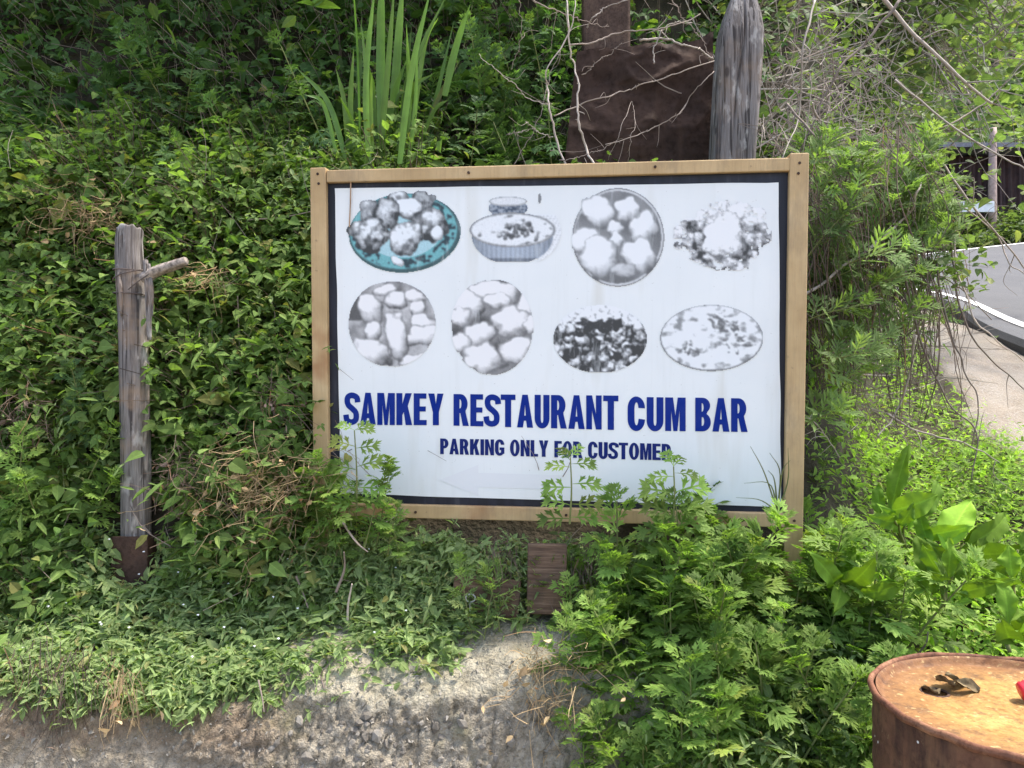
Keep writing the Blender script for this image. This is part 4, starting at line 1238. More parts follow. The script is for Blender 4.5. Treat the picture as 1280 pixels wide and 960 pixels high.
# ---- left bank: leafy vine and chickweed grow through each other as one mat
x, y = bank_pts(8800, -2.15, -.34, 2.30, 3.46)
z = H(x, y); sel = fbm(x*1.5, z*1.5, 0, 101)
gap = fbm(x*2.6, z*2.6, 3, 102)
keep = (gap > -.58) & (sel > -.62+.4*rng.random(len(x)))
keep &= ~((x > -.64) & (y > 2.37) & (y < 2.68))
keep &= ~((np.abs(x+1.17) < .13) & (y < 2.50))
x, y, gap = x[keep], y[keep], gap[keep]
b_ = P3(x, y); nr = Hn(x, y); lump = .50+1.7*np.clip(gap+.25, 0, 1)
mb, smb = MB(), MB()
q = rng.random(len(x)) < .62
sprigs(mb, smb, [TRI], b_[q], nr[q], 3, .15, .064, lump[q])
sprigs(mb, smb, [HEART, OV], b_[~q], nr[~q], 5, .16, .045, lump[~q])
x, y = bank_pts(1200, -.30, 1.0, 2.66, 3.0)
sprigs(mb, None, [HEART], P3(x, y), Hn(x, y), 3, .10, .05)
x, y = bank_pts(2600, -2.35, -.62, 2.36, 3.4); k = (fbm(x*1.9, H(x, y)*1.9, 5, 140) > .05) & ~((np.abs(x+1.16) < .15) & (y < 2.55)); x, y = x[k], y[k]
sprigs(mb, None, [LANCE2, OV2, LANCE2], P3(x, y), Hn(x, y), 7, .24, .062, upb=.9)
x, y = bank_pts(900, -2.35, -.62, 2.36, 3.4); k = (fbm(x*1.7, H(x, y)*1.7, 9, 141) > .05) & ~((np.abs(x+1.16) < .18) & (y < 2.55)); x, y = x[k], y[k]
sprigs(mb, None, [BROAD, HEART], P3(x, y), Hn(x, y), 3, .18, .058, upb=.6)
tag(obj('vine_cover', mb.mesh('vine_cover', M['vine'])), 'dense mat of green vine leaves covering the bank on the left', 'vine', None, 'stuff')
tag(obj('vine_stems', smb.mesh('vine_stems', M['deadbrown'])), 'thin brown vine stems among the leaves on the bank', 'vine', None, 'stuff')

mb, fl = MB(), MB()
def chick(n, x0, x1, y0, y1, thr, length=.10, size=.026, seed=111):
    x, y = bank_pts(n, x0, x1, y0, y1); z = H(x, y); s_ = fbm(x*2.0, z*2.0, 0, seed)
    k = (s_ > thr) & ~((x > .03) & (x < .18) & (y < 2.34)) & ~((np.abs(x+1.16) < .08) & (y > 2.36) & (y < 2.52)); x, y, s_ = x[k], y[k], s_[k]
    sprigs(mb, None, [OVS, LANCE2, OVS], P3(x, y), Hn(x, y), 5, length, size, .7+.9*np.clip(s_+.3, 0, 1), opp=True, hang=.45)
chick(2100, -2.15, -.34, 2.40, 3.35, -.05, .15, .030)
chick(2900, -2.1, -.14, 2.13, 2.45, -.60, .12, .036)
chick(900, -1.45, -.50, 2.08, 2.16, -.7, .11, .034)
chick(1800, -.50, .45, 2.26, 2.42, -.7, .10, .030)
chick(900, .35, 1.0, 1.80, 2.3, -.5, .14, .034)
x = rng.uniform(-2.2, -.55, 1300); s_ = rng.uniform(.66, .84, 1300); lim = np.interp(x, [-2.2, -1.75, -1.5, -1.15, -.8, -.55], [.64, .70, .77, .73, .77, .82])+.04*vnoise(x*7, 0, 0, 55)
k = s_ > lim; x, s_ = x[k], s_[k]
sprigs(mb, None, [OVS, LANCE2, OVS], wall_pt(x, s_), np.tile([0, -.8, .6], (len(x), 1)), 5, .085, .033, opp=True, hang=.8)
tag(obj('chickweed_cover', mb.mesh('chickweed_cover', M['chick'])), 'pale green small-leaved weed spilling over the top of the wall', 'weed', None, 'stuff')
# tiny white flowers in the chickweed
x, y = bank_pts(45, -2.2, -.25, 2.12, 2.45); n = len(x)
P = P3(x, y)+Hn(x, y)*rng.uniform(.06, .12, n)[:, None]
for a in range(5):
    scatter(fl, OVS, P, np.tile([0, -.6, .8], (n, 1)), np.tile([math.cos(a*1.257), 0.2, math.sin(a*1.257)], (n, 1)), .0042)
tag(obj('white_flowers', fl.mesh('white_flowers', M['flower'])), 'tiny white flowers scattered through the weeds above the wall', 'flowers', None, 'stuff')


# ---- mugwort plants
def mug_variant(seed, h, nleaf, Lm, tpls, lo=.10, topn=5, stemr=.0035):
    r = np.random.default_rng(seed)
    lean = r.normal(0, .10, 2); C = np.array([(lean[0]*f*f*h, lean[1]*f*f*h, h*f) for f in np.linspace(0, 1, 9)])
    V, T = tube(C, np.linspace(stemr, stemr*.5, 9), 6)
    st = MB(); st.add(V, T)
    mb = MB(); P, N, D, S = [], [], [], []
    for i in range(nleaf):
        f = lo+(1-lo)*(i/nleaf)**.85; az = i*2.4+r.normal(0, .35); el = math.radians(5+50*f+r.normal(0, 12))
        rad = np.array([math.cos(az), math.sin(az), 0])
        P.append(np.array([np.interp(f, np.linspace(0, 1, 9), C[:, j]) for j in range(3)]))
        D.append(rad*math.cos(el)+UP*math.sin(el)); N.append(UP*math.cos(el)-rad*math.sin(el)+r.normal(0, .22, 3))
        S.append(Lm*(.62+.5*math.sin(math.pi*(.15+.7*f)))*r.uniform(.75, 1.15)*(1-.35*f))
    for i in range(topn):
        az = i*2.4+r.normal(0, .3); rad = np.array([math.cos(az), math.sin(az), 0]); el = math.radians(r.uniform(45, 75))
        P.append(C[-1]); D.append(rad*math.cos(el)+UP*math.sin(el)); N.append(UP*math.cos(el)-rad*math.sin(el)); S.append(Lm*r.uniform(.35, .6))
    P, N, D, S = map(np.array, (P, N, D, S)); idx = r.integers(0, len(tpls), len(P))
    for q in range(len(tpls)):
        k = idx == q; scatter(mb, tpls[q], P[k], N[k], D[k], S[k], r)
    return st, mb


def variants(pref, mats, specs, tpls):
    out = []
    for i, (h, nl, Lm) in enumerate(specs):
        st, mb = mug_variant(100*len(pref)+i*7+3, h, nl, Lm, tpls)
        out.append((st.mesh(pref+'_stem', M['stem']), mb.mesh(pref+'_foliage', M[mats]), h))
    return out


def grow(name, var, loc, rotz, s, tilt, label, cat, group):
    t_ = thing(name, label, cat, loc, group)
    t_.rotation_euler = (tilt[0], tilt[1], rotz); t_.scale = (s, s, s)
    obj('stem', var[0], t_); obj('foliage', var[1], t_)
    return t_


VM = variants('mugwort', 'mug', [(.30, 15, .115), (.36, 17, .12), (.26, 14, .105), (.42, 19, .115), (.33, 16, .125), (.38, 20, .11)], MUGS)
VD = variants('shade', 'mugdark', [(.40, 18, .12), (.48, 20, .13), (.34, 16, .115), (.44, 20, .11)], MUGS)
VN = variants('willow', 'greymug', [(.34, 18, .115), (.28, 15, .12), (.40, 20, .12)], NARROW)


def stand(n, xr, yr, vars_, name, label, cat, group, smin=.75, smax=1.15, tilt=(.25, -.35), sink=.03, dens=None, hscale=None, mind=.043):
    pts = []
    tries = 0
    while len(pts) < n and tries < n*40:
        tries += 1
        x, y = rng.uniform(*xr), rng.uniform(*yr)
        if dens is not None and rng.random() > dens(x, y): continue
        if any((x-a)**2+(y-b)**2 < mind**2 for a, b in pts): continue
        pts.append((x, y))
    for x, y in pts:
        lab, grp = (label(x, y), group(x, y)) if callable(label) else (label, group)
        v = vars_[rng.integers(len(vars_))]; s = rng.uniform(smin, smax)*(hscale(x, y) if hscale else 1)
        grow(name, v, (x, y, float(H(x, y))-sink), rng.uniform(0, 6.28), s, (rng.normal(tilt[0], .15), rng.normal(0, .18)), lab, cat, grp)


TZ = ['bright green mugwort on the left fringe of the thicket beside the bare wall', 'bright green mugwort at the back of the thicket close under the sign',
      'bright green mugwort in the thicket around the foot of the sign\'s right post', 'bright green mugwort low in the front of the thicket, left of the drum', 'bright green mugwort in the middle of the thicket below the sign']
TG = ['mugwort thicket, left fringe', 'mugwort thicket, back row', 'mugwort thicket, by the right post', 'mugwort thicket, front', 'mugwort thicket, middle']
def tz(x, y): return 0 if x < .33 else 3 if y < 1.94 else 2 if x > .78 else 1 if y > 2.14 else 4
# thicket in front of the sign's right half: outline from its left edge at the wall to the sign post
def thick(x, y):
    return float((x > .16+.25*max(0, 2.02-y)) * (1 if x < .93 else .3))
stand(140, (.10, 1.02), (1.80, 2.27), VM, 'mugwort_plant', lambda x, y: TZ[tz(x, y)], 'plant', lambda x, y: TG[tz(x, y)],
      .78, 1.12, (.22, 0), .02, thick, lambda x, y: float(np.interp(y, [1.8, 2.0, 2.27], [.80, 1.0, 1.08]))*(1.0 if x > .3 else .74))
# lush clump in front of the sign's left foot
for px, py, d, s in ((395, 660, 2.36, .55), (420, 660, 2.33, .55), (445, 665, 2.34, .50), (405, 690, 2.32, .55), (380, 650, 2.38, .55), (430, 700, 2.28, .5), (470, 672, 2.3, .58), (400, 655, 2.28, .62), (428, 660, 2.26, .66), (455, 675, 2.26, .62), (485, 680, 2.28, .55), (500, 695, 2.27, .45), (440, 650, 2.25, .55)):
    p0 = at(px, py, d); p0[2] -= .03
    grow('mugwort_plant', VM[rng.integers(6)], p0, rng.uniform(0, 6), s, (.2, rng.normal(0, .15)), 'light green mugwort in the clump at the sign\'s left foot', 'plant', 'mugwort clump at the left foot of the sign')
# mugwort around the left post
for i, (px, py, s) in enumerate(((60, 640, .8), (90, 655, .75), (95, 700, .75), (85, 610, .65), (60, 700, .75), (20, 600, .7), (110, 560, .6), (235, 640, .5), (25, 660, .7))):
    p0 = at(px, py+40, 2.38); 
    grow('mugwort_plant', VM[i % 6], p0, i*1.3, s, (.45, rng.normal(0, .15)), 'mugwort growing on the bank left of the wooden post', 'plant', 'mugwort left of the wooden post')
# scattered mugwort on the open bank
for i in range(40):
    x, y = bank_pts(1, -2.1, -.66, 2.5, 3.1); z0 = float(H(x, y)[0])
    grow('mugwort_plant', VM[i % 6] if i % 3 else VD[i % 4], (x[0], y[0], z0), i*1.7, rng.uniform(.45, .8), (.6, rng.normal(0, .2)), 'small mugwort poking through the vines on the left bank', 'plant', 'mugwort among the vines')
# small plants on the wall shelf
for px, py, d, s, v in ((590, 795, 2.17, .62, VN[0]), (625, 790, 2.19, .62, VN[1]), (605, 800, 2.14, .5, VN[2])):
    grow('wall_shelf_plant', v, at(px, py, d), px*.7, s, (.2, 0), 'grey green feathery plant on the wall shelf beside the ring bolt', 'plant', 'feathery plants on the wall shelf')
grow('wall_shelf_plant', VM[2], at(695, 845, 2.06), 1.0, .72, (.25, -.25), 'light green mugwort leaning left at the edge of the wall', 'plant', 'mugwort at the wall edge')
grow('wall_shelf_plant', VM[0], at(660, 760, 2.22), 2.0, .45, (.25, 0), 'thin weed against the upright plank under the sign', 'plant', None)


# stalks that stand in front of the board: every leaf its own part
def stalk(label, base, tip, spec, d, lean=0.0):
    b0 = at(*base, d); t1 = at(*tip, d-lean)-b0
    th_ = thing('mugwort_stalk', label, 'plant', b0)
    C = smooth_line([(0, 0, 0), t1*.5+np.array([.004, -.004, 0]), t1], 10); V, T = tube(C, np.linspace(.0032, .0018, 10), 6)
    obj('stem', np_mesh('stem', V, T, M['stem'], np.tile([.5, .5, 1], (len(V), 1))), th_)
    for i, (f, ang, L, fwd) in enumerate(spec):   # ang: degrees from vertical in the picture plane
        a = math.radians(ang); D = np.array([[math.sin(a), -fwd, math.cos(a)]]); p = np.array([np.interp(f, np.linspace(0, 1, 10), C[:, j]) for j in range(3)])[None]
        N = np.array([[-.35*math.sin(a), -.75, .62]])+rnd(1, .18)
        mb = MB(); scatter(mb, MUGS[i % 3], p, N, D, [L]); obj('leaf', mb.mesh('leaf', M['mug']), th_)


stalk('lone mugwort stalk in front of the word FOR', (712, 655), (713, 572), [(.95, -20, .055, .2), (1, 25, .050, .2), (1, 2, .055, .3), (.9, 62, .075, .3), (.85, -60, .07, .3), (.6, 68, .085, .35), (.55, -72, .085, .35), (.3, 75, .09, .4), (.28, -62, .085, .4), (.1, 60, .085, .45), (.08, -75, .09, .45)], 2.20)
stalk('tall mugwort stalk below the end of the word CUSTOMER', (840, 668), (842, 583), [(1, -18, .06, .2), (1, 22, .06, .2), (1, 0, .06, .35), (.9, 70, .07, .3), (.85, -66, .07, .3), (.62, 62, .10, .35), (.6, -70, .10, .35), (.35, 72, .105, .4), (.3, -64, .10, .4), (.1, 60, .10, .45), (.08, -70, .10, .45)], 2.17)
stalk('mugwort stalk rising in front of the letters SAM', (446, 640), (443, 538), [(1, -45, .055, .2), (1, 35, .055, .2), (1, 70, .06, .3), (.8, -72, .075, .3), (.78, 75, .07, .35), (.55, 62, .085, .35), (.52, -75, .08, .35), (.3, 82, .09, .4), (.28, -60, .085, .4), (.1, 60, .085, .45), (.08, -72, .09, .45)], 2.26)
th_ = thing('grass_tuft', 'thin dark grass tuft in the sign\'s lower right corner', 'grass', at(972, 640, 2.17))
for i, (x1, y1, x2, y2) in enumerate(((955, 590, 938, 558), (962, 605, 930, 604), (968, 600, 960, 588), (975, 590, 962, 566), (985, 600, 985, 560), (950, 625, 920, 622), (978, 590, 988, 575))):
    P = smooth_line([(0, 0, 0), at(x1, y1, 2.16)-at(972, 640, 2.17), at(x2, y2, 2.15)-at(972, 640, 2.17)], 10)
    V, T = tube(P, np.linspace(.0028, .0006, 10), 4); obj('blade', np_mesh('blade', V, T, M['stem'], np.tile([rng.random(), .2, 1], (len(V), 1))), th_)


# ---- dock plants with big glossy leaves, each leaf its own part
def dock_leaf(b, tp, wid, arch, roll, seed):
    b, tp = np.asarray(b, float), np.asarray(tp, float); ax = tp-b; L = np.linalg.norm(ax); ax = ax/L
    toC = unit(np.array([0, 0, CAMZ])-b); side = unit(np.cross(ax, toC)); nrm = unit(np.cross(side, ax))
    a = math.radians(roll); side, nrm = side*math.cos(a)+nrm*math.sin(a), nrm*math.cos(a)-side*math.sin(a)
    n, m = 60, 13; f = np.linspace(0, 1, n); prof = np.interp(f, [0, .10, .18, .3, .5, .7, .88, 1], [.05, .07, .42, .85, 1.0, .82, .42, .02])*wid/2*.84
    F, U = np.meshgrid(f, np.linspace(-1, 1, m), indexing='ij')
    wav = .007*np.sin(F*15+seed+U*1.5)*np.abs(U)**1.5 + .002*np.sin(F*33+seed*2)*U**2
    hgt = arch*np.sin(np.pi*F*.9)*L + .22*np.abs(U)*prof[:, None] + wav
    V = b + ax*(F*L)[..., None] + side*(U*prof[:, None])[..., None] + nrm*hgt[..., None]
    V = V.reshape(-1, 3); r = np.random.default_rng(seed); c = np.empty((len(V), 3)); c[:, 0] = r.random(); c[:, 1] = r.random()**1.5*1.5-.25; c[:, 2] = np.clip(np.minimum(np.abs(U)*1.1, np.abs(((F*9-np.abs(U)*1.6) % 1)-.5)*2*.9+.02*0).ravel(), 0, 1)
    return V, grid_tris(n, m), c


def dock(label, root, leaves):
    r0 = at(*root); t_ = thing('dock_plant', label, 'plant', r0, 'dock plants right of the sign')
    r0 = r0.copy()
    leaves = [(at(*b), at(*tp), wd, arch, roll) for b, tp, wd, arch, roll in leaves]
    for q in range(4):      # basal rosette
        a = q*2.4+root[0]; L = rng.uniform(.11, .20); e = np.array([math.cos(a)*.75, math.sin(a)*.6-.25, rng.uniform(.25, .8)])
        leaves.append((r0+.02*unit(e), r0+unit(e)*L, rng.uniform(.045, .075), rng.uniform(.08, .22), rng.uniform(-30, 30)))
    for b, tp, wd, arch, roll in leaves[:-4]:   # petioles down to the root
        V, T = tube(smooth_line([r0-UP*.03, (r0+b)/2+np.array([0, .01, -.005]), b+.08*(tp-b)], 8), np.linspace(.0045, .003, 8), 6); obj('petiole', np_mesh('petiole', V-r0, T, M['stem'], np.tile([.5, .6, 1.], (len(V), 1)), True), t_)
    for i, (b, tp, wd, arch, roll) in enumerate(leaves):
        V, T, c = dock_leaf(b, tp, wd, arch, roll, int(b[0]*700+tp[2]*300+i)); obj('leaf', np_mesh('leaf', V-r0, T, M['dock'], c, True), t_)


dock('broad-leaved dock with an upright leaf, nearest the hanging dead twigs', (1132, 672, 2.42),
     [((1112, 648, 2.42), (1138, 556, 2.46), .075, .05, 30), ((1108, 640, 2.36), (1172, 618, 2.30), .095, .22, -10), ((1120, 650, 2.34), (1082, 640, 2.26), .060, .18, 20),
      ((1130, 655, 2.36), (1168, 600, 2.44), .07, .2, -35), ((1100, 650, 2.44), (1098, 604, 2.48), .05, .1, 10), ((1122, 658, 2.3), (1142, 628, 2.26), .05, .15, -20)])
dock('large dock with a wide pale leaf above the drum', (1196, 720, 2.30),
     [((1175, 694, 2.32), (1214, 628, 2.42), .115, .10, 15), ((1205, 690, 2.30), (1285, 682, 2.20), .09, .20, -25), ((1190, 690, 2.32), (1252, 640, 2.42), .085, .18, -30),
      ((1165, 690, 2.34), (1150, 640, 2.42), .06, .1, 20), ((1200, 680, 2.36), (1245, 660, 2.38), .07, .25, 0)])
dock('bright yellow green dock with narrow upright leaves below the wide pale one', (1182, 745, 2.05),
     [((1180, 722, 2.05), (1153, 678, 2.07), .060, .08, 35), ((1182, 728, 2.04), (1186, 672, 2.05), .055, .10, -30), ((1176, 725, 2.02), (1160, 712, 1.95), .045, .2, 0), ((1190, 722, 2.05), (1208, 690, 2.09), .05, .15, -20)])
dock('dock with one upright leaf at the photo\'s right edge', (1268, 735, 2.11),
     [((1266, 726, 2.09), (1262, 682, 2.13), .070, .06, 15), ((1262, 720, 2.09), (1222, 700, 2.09), .05, .15, 10), ((1270, 690, 2.17), (1300, 655, 2.23), .07, .1, -20), ((1272, 728, 2.07), (1310, 700, 2.07), .07, .1, -20)])
dock('low dock with a long arching leaf beside the sign post', (1048, 742, 2.11),
     [((1044, 726, 2.11), (1102, 714, 2.03), .065, .20, -15), ((1050, 730, 2.09), (1040, 768, 1.99), .06, .20, 15), ((1046, 722, 2.11), (1012, 690, 2.15), .05, .1, 10), ((1042, 700, 2.17), (1062, 672, 2.21), .05, .15, 0)])
dock('dock with drooping leaves just behind the drum', (1262, 800, 1.89),
     [((1262, 792, 1.89), (1300, 770, 1.85), .07, .15, -20), ((1258, 790, 1.90), (1232, 800, 1.81), .055, .2, 15), ((1250, 786, 1.93), (1280, 764, 1.97), .055, .1, 0)])
# narrow-leaved weed
VL = MB(); r_ = np.random.default_rng(5); n = 70; f = np.linspace(.05, 1, n); az = np.arange(n)*2.4; el = np.radians(15+60*f)
P = np.stack([0*f, 0*f, .16*f], 1); rad = np.stack([np.cos(az), np.sin(az), 0*az], 1)
scatter(VL, LANCE, P, UP*np.cos(el)[:, None]-rad*np.sin(el)[:, None], rad*np.cos(el)[:, None]+UP*np.sin(el)[:, None], .075*(1-.35*f), r_)
sm = MB(); V, T = tube([(0, 0, 0), (0, 0, .16)], .003, 6); sm.add(V, T)
spk = (sm.mesh('weed_stem', M['stem']), VL.mesh('weed_foliage', M['greymug']), .16)
grow('narrow_leaf_weed', spk, at(1108, 800, 2.08), 0, 1.05, (.1, 0), 'spiky narrow-leaved weed below the low dock', 'plant', 'narrow-leaved weeds')
grow('narrow_leaf_weed', spk, at(1150, 790, 2.1), 2, .7, (.2, .2), 'smaller narrow-leaved weed left of the drum rim', 'plant', 'narrow-leaved weeds')

# ---- low weeds right of the sign
mb = MB()
def weeds(n, xr, yr, size, length, tp, nl=4):
    x = rng.uniform(*xr, n); y = rng.uniform(*yr, n)
    edge_ = np.interp(y, [1.9, 3.0, 3.6, 4.4, 5.5], [2.15, 2.02, 2.10, 2.42, 2.75])
    k = (x < edge_+.12*vnoise(x*4, y*4, 0, 88)) & (x > np.interp(y, [2.3, 3.2, 5], [.9, 1.15, 2.1])); x, y = x[k], y[k]
    sprigs(mb, None, tp, P3(x, y), Hn(x, y), nl, length, size, .6+.9*np.clip(.5+fbm(x*3, y*3, 0, 90), 0, 1.2), upb=1.2, hang=.2)
weeds(2400, (.92, 2.35), (1.9, 2.5), .034, .09, [OVS, LANCE2, OV2])
weeds(3600, (.95, 2.4), (2.4, 3.3), .030, .12, [LANCE2, OVS, BLADE])
weeds(2600, (1.1, 2.7), (3.2, 5.0), .034, .13, [LANCE2, BLADE, OVS])
tag(obj('weed_cover', mb.mesh('weed_cover', M['grass'])), 'bright green low weeds on the slope between the sign and the dirt shoulder', 'weed', None, 'stuff')
for i in range(30):
    x, y = rng.uniform(.95, 1.95), rng.uniform(2.15, 3.0)
    grow('small_mugwort', VN[i % 3] if i % 3 else VM[i % 6], (x, y, float(H(x, y))-.02), i*1.1, rng.uniform(.32, .55), (.15, rng.normal(0, .15)), 'small feathery weed on the slope right of the sign', 'plant', 'small weeds right of the sign')

# ---- iris-like blades above the sign's left part
i0 = at(470, 235, 3.05); i0[2] = H(i0[0], i0[1])
iris = thing('blade_leaf_clump', 'clump of long upright sword-shaped leaves above the sign\'s left part', 'plant', i0)
blades = [(452, 200, 448, 60, 440, -40, 17), (462, 205, 458, 100, 470, -30, 15), (478, 195, 476, 60, 478, -50, 20), (488, 205, 496, 80, 505, -40, 19), (500, 205, 515, 90, 540, -20, 16), (470, 210, 466, 120, 462, 85, 14),
          (444, 205, 438, 140, 442, 60, 13), (510, 205, 530, 60, 548, 22, 10), (495, 200, 520, 80, 560, -10, 12), (556, 120, 570, 60, 588, 5, 16), (436, 200, 430, 130, 420, 85, 12), (482, 208, 490, 130, 510, 70, 13), (466, 190, 464, 130, 465, 90, 9),
          (458, 208, 440, 150, 424, 120, 9), (498, 208, 506, 150, 520, 118, 8), (440, 205, 448, 110, 452, 20, 13), (506, 200, 512, 120, 508, 30, 13), (474, 205, 484, 100, 494, -30, 14), (420, 190, 404, 130, 380, 118, 9), (490, 210, 500, 175, 498, 160, 11), (520, 210, 545, 130, 575, 75, 10)]
for q in range(16):
    xb = rng.uniform(435, 515); xm = xb+rng.normal(0, 12)+(xb-475)*.4; blades.append((xb, 212, xm, rng.uniform(110, 160), xm+(xm-475)*.5+rng.normal(0, 14), rng.uniform(10, 150), rng.uniform(8, 14)))
for q, (x0, y0, x1, y1, x2, y2, wd) in enumerate(blades):
    dd_ = 3.02+.12*rng.normal(); C = smooth_line([at(x0, y0, dd_), at(x1, y1, dd_-.02), at(x2, y2, dd_-.06)], 18)-i0
    ww = np.interp(np.linspace(0, 1, 18), [0, .3, .7, 1], [.75, 1, .8, .05])*wd/2*dd_/FPX*.60
    t = unit(np.gradient(C, axis=0)); a_ = rng.normal(0, .5); s_ = unit(np.cross(t, np.array([math.sin(a_), -math.cos(a_), .1])))
    nn2 = np.cross(s_, t)
    V = np.stack([C-s_*ww[:, None]+nn2*ww[:, None]*.3, C, C+s_*ww[:, None]+nn2*ww[:, None]*.3], 1).reshape(-1, 3)
    c = np.tile([rng.random(), rng.random(), 0], (len(V), 1)); c[:, 2] = np.tile([1, .05, 1], 18)
    obj('blade', np_mesh('blade', V, grid_tris(18, 3), M['iris'], c, True), iris)

# ---- shaded growth on the upper bank
mb, smb = MB(), MB()
x, y = bank_pts(3800, -3.0, 1.15, 3.25, 4.3); k = fbm(x*2, H(x, y)*2, 0, 120) > -.35; x, y = x[k], y[k]
sprigs(mb, smb, [OV, HEART, TRI], P3(x, y), Hn(x, y), 3, .26, .066, None, hang=.35)
x, y = bank_pts(700, -3.0, 1.2, 4.3, 6.0)
sprigs(mb, None, [BROAD, HEART], P3(x, y), Hn(x, y), 5, .5, .09)
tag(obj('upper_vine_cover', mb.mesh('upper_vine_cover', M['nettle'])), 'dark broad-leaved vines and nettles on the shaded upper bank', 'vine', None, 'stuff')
tag(obj('upper_vine_stems', smb.mesh('upper_vine_stems', M['twig'])), 'thin tangled stems on the shaded upper bank', 'vine', None, 'stuff')
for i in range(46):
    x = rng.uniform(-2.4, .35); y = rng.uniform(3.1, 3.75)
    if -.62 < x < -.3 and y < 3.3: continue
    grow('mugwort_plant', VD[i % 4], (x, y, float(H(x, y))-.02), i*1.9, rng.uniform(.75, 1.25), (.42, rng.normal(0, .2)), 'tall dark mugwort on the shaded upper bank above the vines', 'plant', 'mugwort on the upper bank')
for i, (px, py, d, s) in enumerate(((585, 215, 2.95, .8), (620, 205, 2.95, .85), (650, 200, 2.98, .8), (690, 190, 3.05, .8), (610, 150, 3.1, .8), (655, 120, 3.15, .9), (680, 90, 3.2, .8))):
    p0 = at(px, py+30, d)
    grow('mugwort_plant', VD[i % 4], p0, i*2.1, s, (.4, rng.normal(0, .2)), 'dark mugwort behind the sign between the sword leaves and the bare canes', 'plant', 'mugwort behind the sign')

# ---- bare thorny canes in front of the rusty sheet
Z2 = lambda x, y: (380+x/3.2, y/3.2)
Z3 = lambda x, y: (700+x/3.2, y/3.2)
cb = at(745, 215, 2.75)
canes = thing('bare_bramble', 'bare thorny bramble with pale canes in front of the rusty metal sheet', 'bramble', cb)
CA = [([Z2(1172, 680), Z2(1130, 590), Z2(1105, 500), Z2(1097, 420), Z2(1100, 330), Z2(1085, 270), Z2(1065, 210), Z2(1060, 100), Z2(1052, -40)], .0065, .004, 2.70, 'palecane'),
      ([Z2(1048, 680), Z2(1010, 540), Z2(985, 430), Z2(975, 350), Z2(975, 280), Z2(1050, 150), Z2(1085, 40), Z2(1080, -60)], .006, .0025, 2.66, 'palecane'),
      ([Z2(980, 418), Z2(900, 390), Z2(830, 330), Z2(760, 275), Z2(702, 215)], .0032, .0015, 2.62, 'palecane'),
      ([Z2(1000, 548), Z2(940, 527), Z2(905, 505), Z2(888, 482)], .0025, .0015, 2.64, 'palecane'),
      ([Z2(900, 520), Z2(850, 530), Z2(806, 540)], .002, .0012, 2.64, 'palecane'),
      ([Z2(1005, 460), Z2(1080, 430), Z2(1140, 400), Z2(1200, 385), Z2(1290, 362), Z3(330, 340), Z3(420, 315), Z3(500, 280), Z3(620, 248)], .0042, .0030, 2.72, 'twig'),
      ([Z3(185, 578), Z3(300, 540), Z3(400, 500), Z3(470, 460), Z3(510, 400), Z3(560, 340), Z3(620, 285)], .0032, .0025, 2.68, 'twig'),
      ([Z3(325, 160), Z3(430, 158), Z3(500, 180), Z3(560, 200), Z3(622, 238)], .0070, .0050, 2.74, 'palecane'),
      ([Z3(40, 182), Z3(140, 165), Z3(240, 128), Z3(350, 120), Z3(430, 112), Z3(560, 60)], .0055, .0030, 2.72, 'twig'),
      ([Z3(-190, -40), Z3(-60, 20), Z3(60, 70), Z3(140, 100), Z3(200, 110)], .0040, .002, 2.68, 'twig'),
      ([Z3(380, 250), Z3(375, 190), Z3(410, 120), Z3(470, 92), Z3(530, 95)], .0042, .0025, 2.70, 'palecane'),
      ([Z3(0, 640), Z3(100, 622), Z3(180, 590), Z3(230, 560)], .0028, .0016, 2.68, 'twig'),
      ([Z3(270, 660), Z3(285, 560), Z3(300, 470), Z3(285, 410), Z3(240, 520), Z3(190, 640)], .0014, .0012, 2.78, 'twig'),
      ([Z3(110, 110), Z3(130, 70), Z3(180, 30), Z3(250, 10), Z3(330, -40)], .0045, .003, 2.70, 'palecane'),
      ([Z3(90, 300), Z3(150, 250), Z3(210, 205), Z3(250, 170)], .0030, .0015, 2.74, 'twig'),
      ([Z3(440, -20), Z3(500, 80), Z3(560, 150), Z3(600, 215)], .0032, .002, 2.74, 'twig'),
      ([Z2(840, 660), Z2(900, 560), Z2(950, 440), Z2(985, 300), Z2(1040, 160)], .0018, .0014, 2.70, 'twig'),
      ([Z2(830, 280), Z2(860, 190), Z2(870, 90), Z2(850, -30)], .002, .0014, 2.72, 'twig')]
for pts, r0, r1, d, mt in CA:
    C = smooth_line([at(px, py, d+.02*rng.normal()) for px, py in pts], 40)-cb; C += np.stack([.005*vnoise(np.arange(40)*.33, q, r0*999, 5)+.004*vnoise(np.arange(40)*.9, q, r0*777, 6) for q in range(3)], 1)
    mb = MB(); V, T = tube(C, np.linspace(r0, r1, 40)*.60*(1+.18*vnoise(np.arange(40)*.9, 3, r0*500, 1)), 7); c = np.tile([rng.random(), rng.random(), 1], (len(V), 1)); mb.add(V, T, c)
    for q in rng.integers(2, 38, 9):    # thorns
        V, T = tube([C[q], C[q]+unit(rng.normal(size=3))*rng.uniform(.006, .014)], [r1*.5, .0003], 4); mb.add(V, T)
    for q in rng.integers(4, 38, 3):    # fine side shoots
        e_ = C[q]+rng.normal(0, .05, 3); V, T = tube(smooth_line([C[q], (C[q]+e_)/2+rng.normal(0, .01, 3), e_], 8), np.linspace(r1*.5, .0005, 8), 4); mb.add(V, T)
    obj('cane', mb.mesh('cane', M[mt], True), canes)


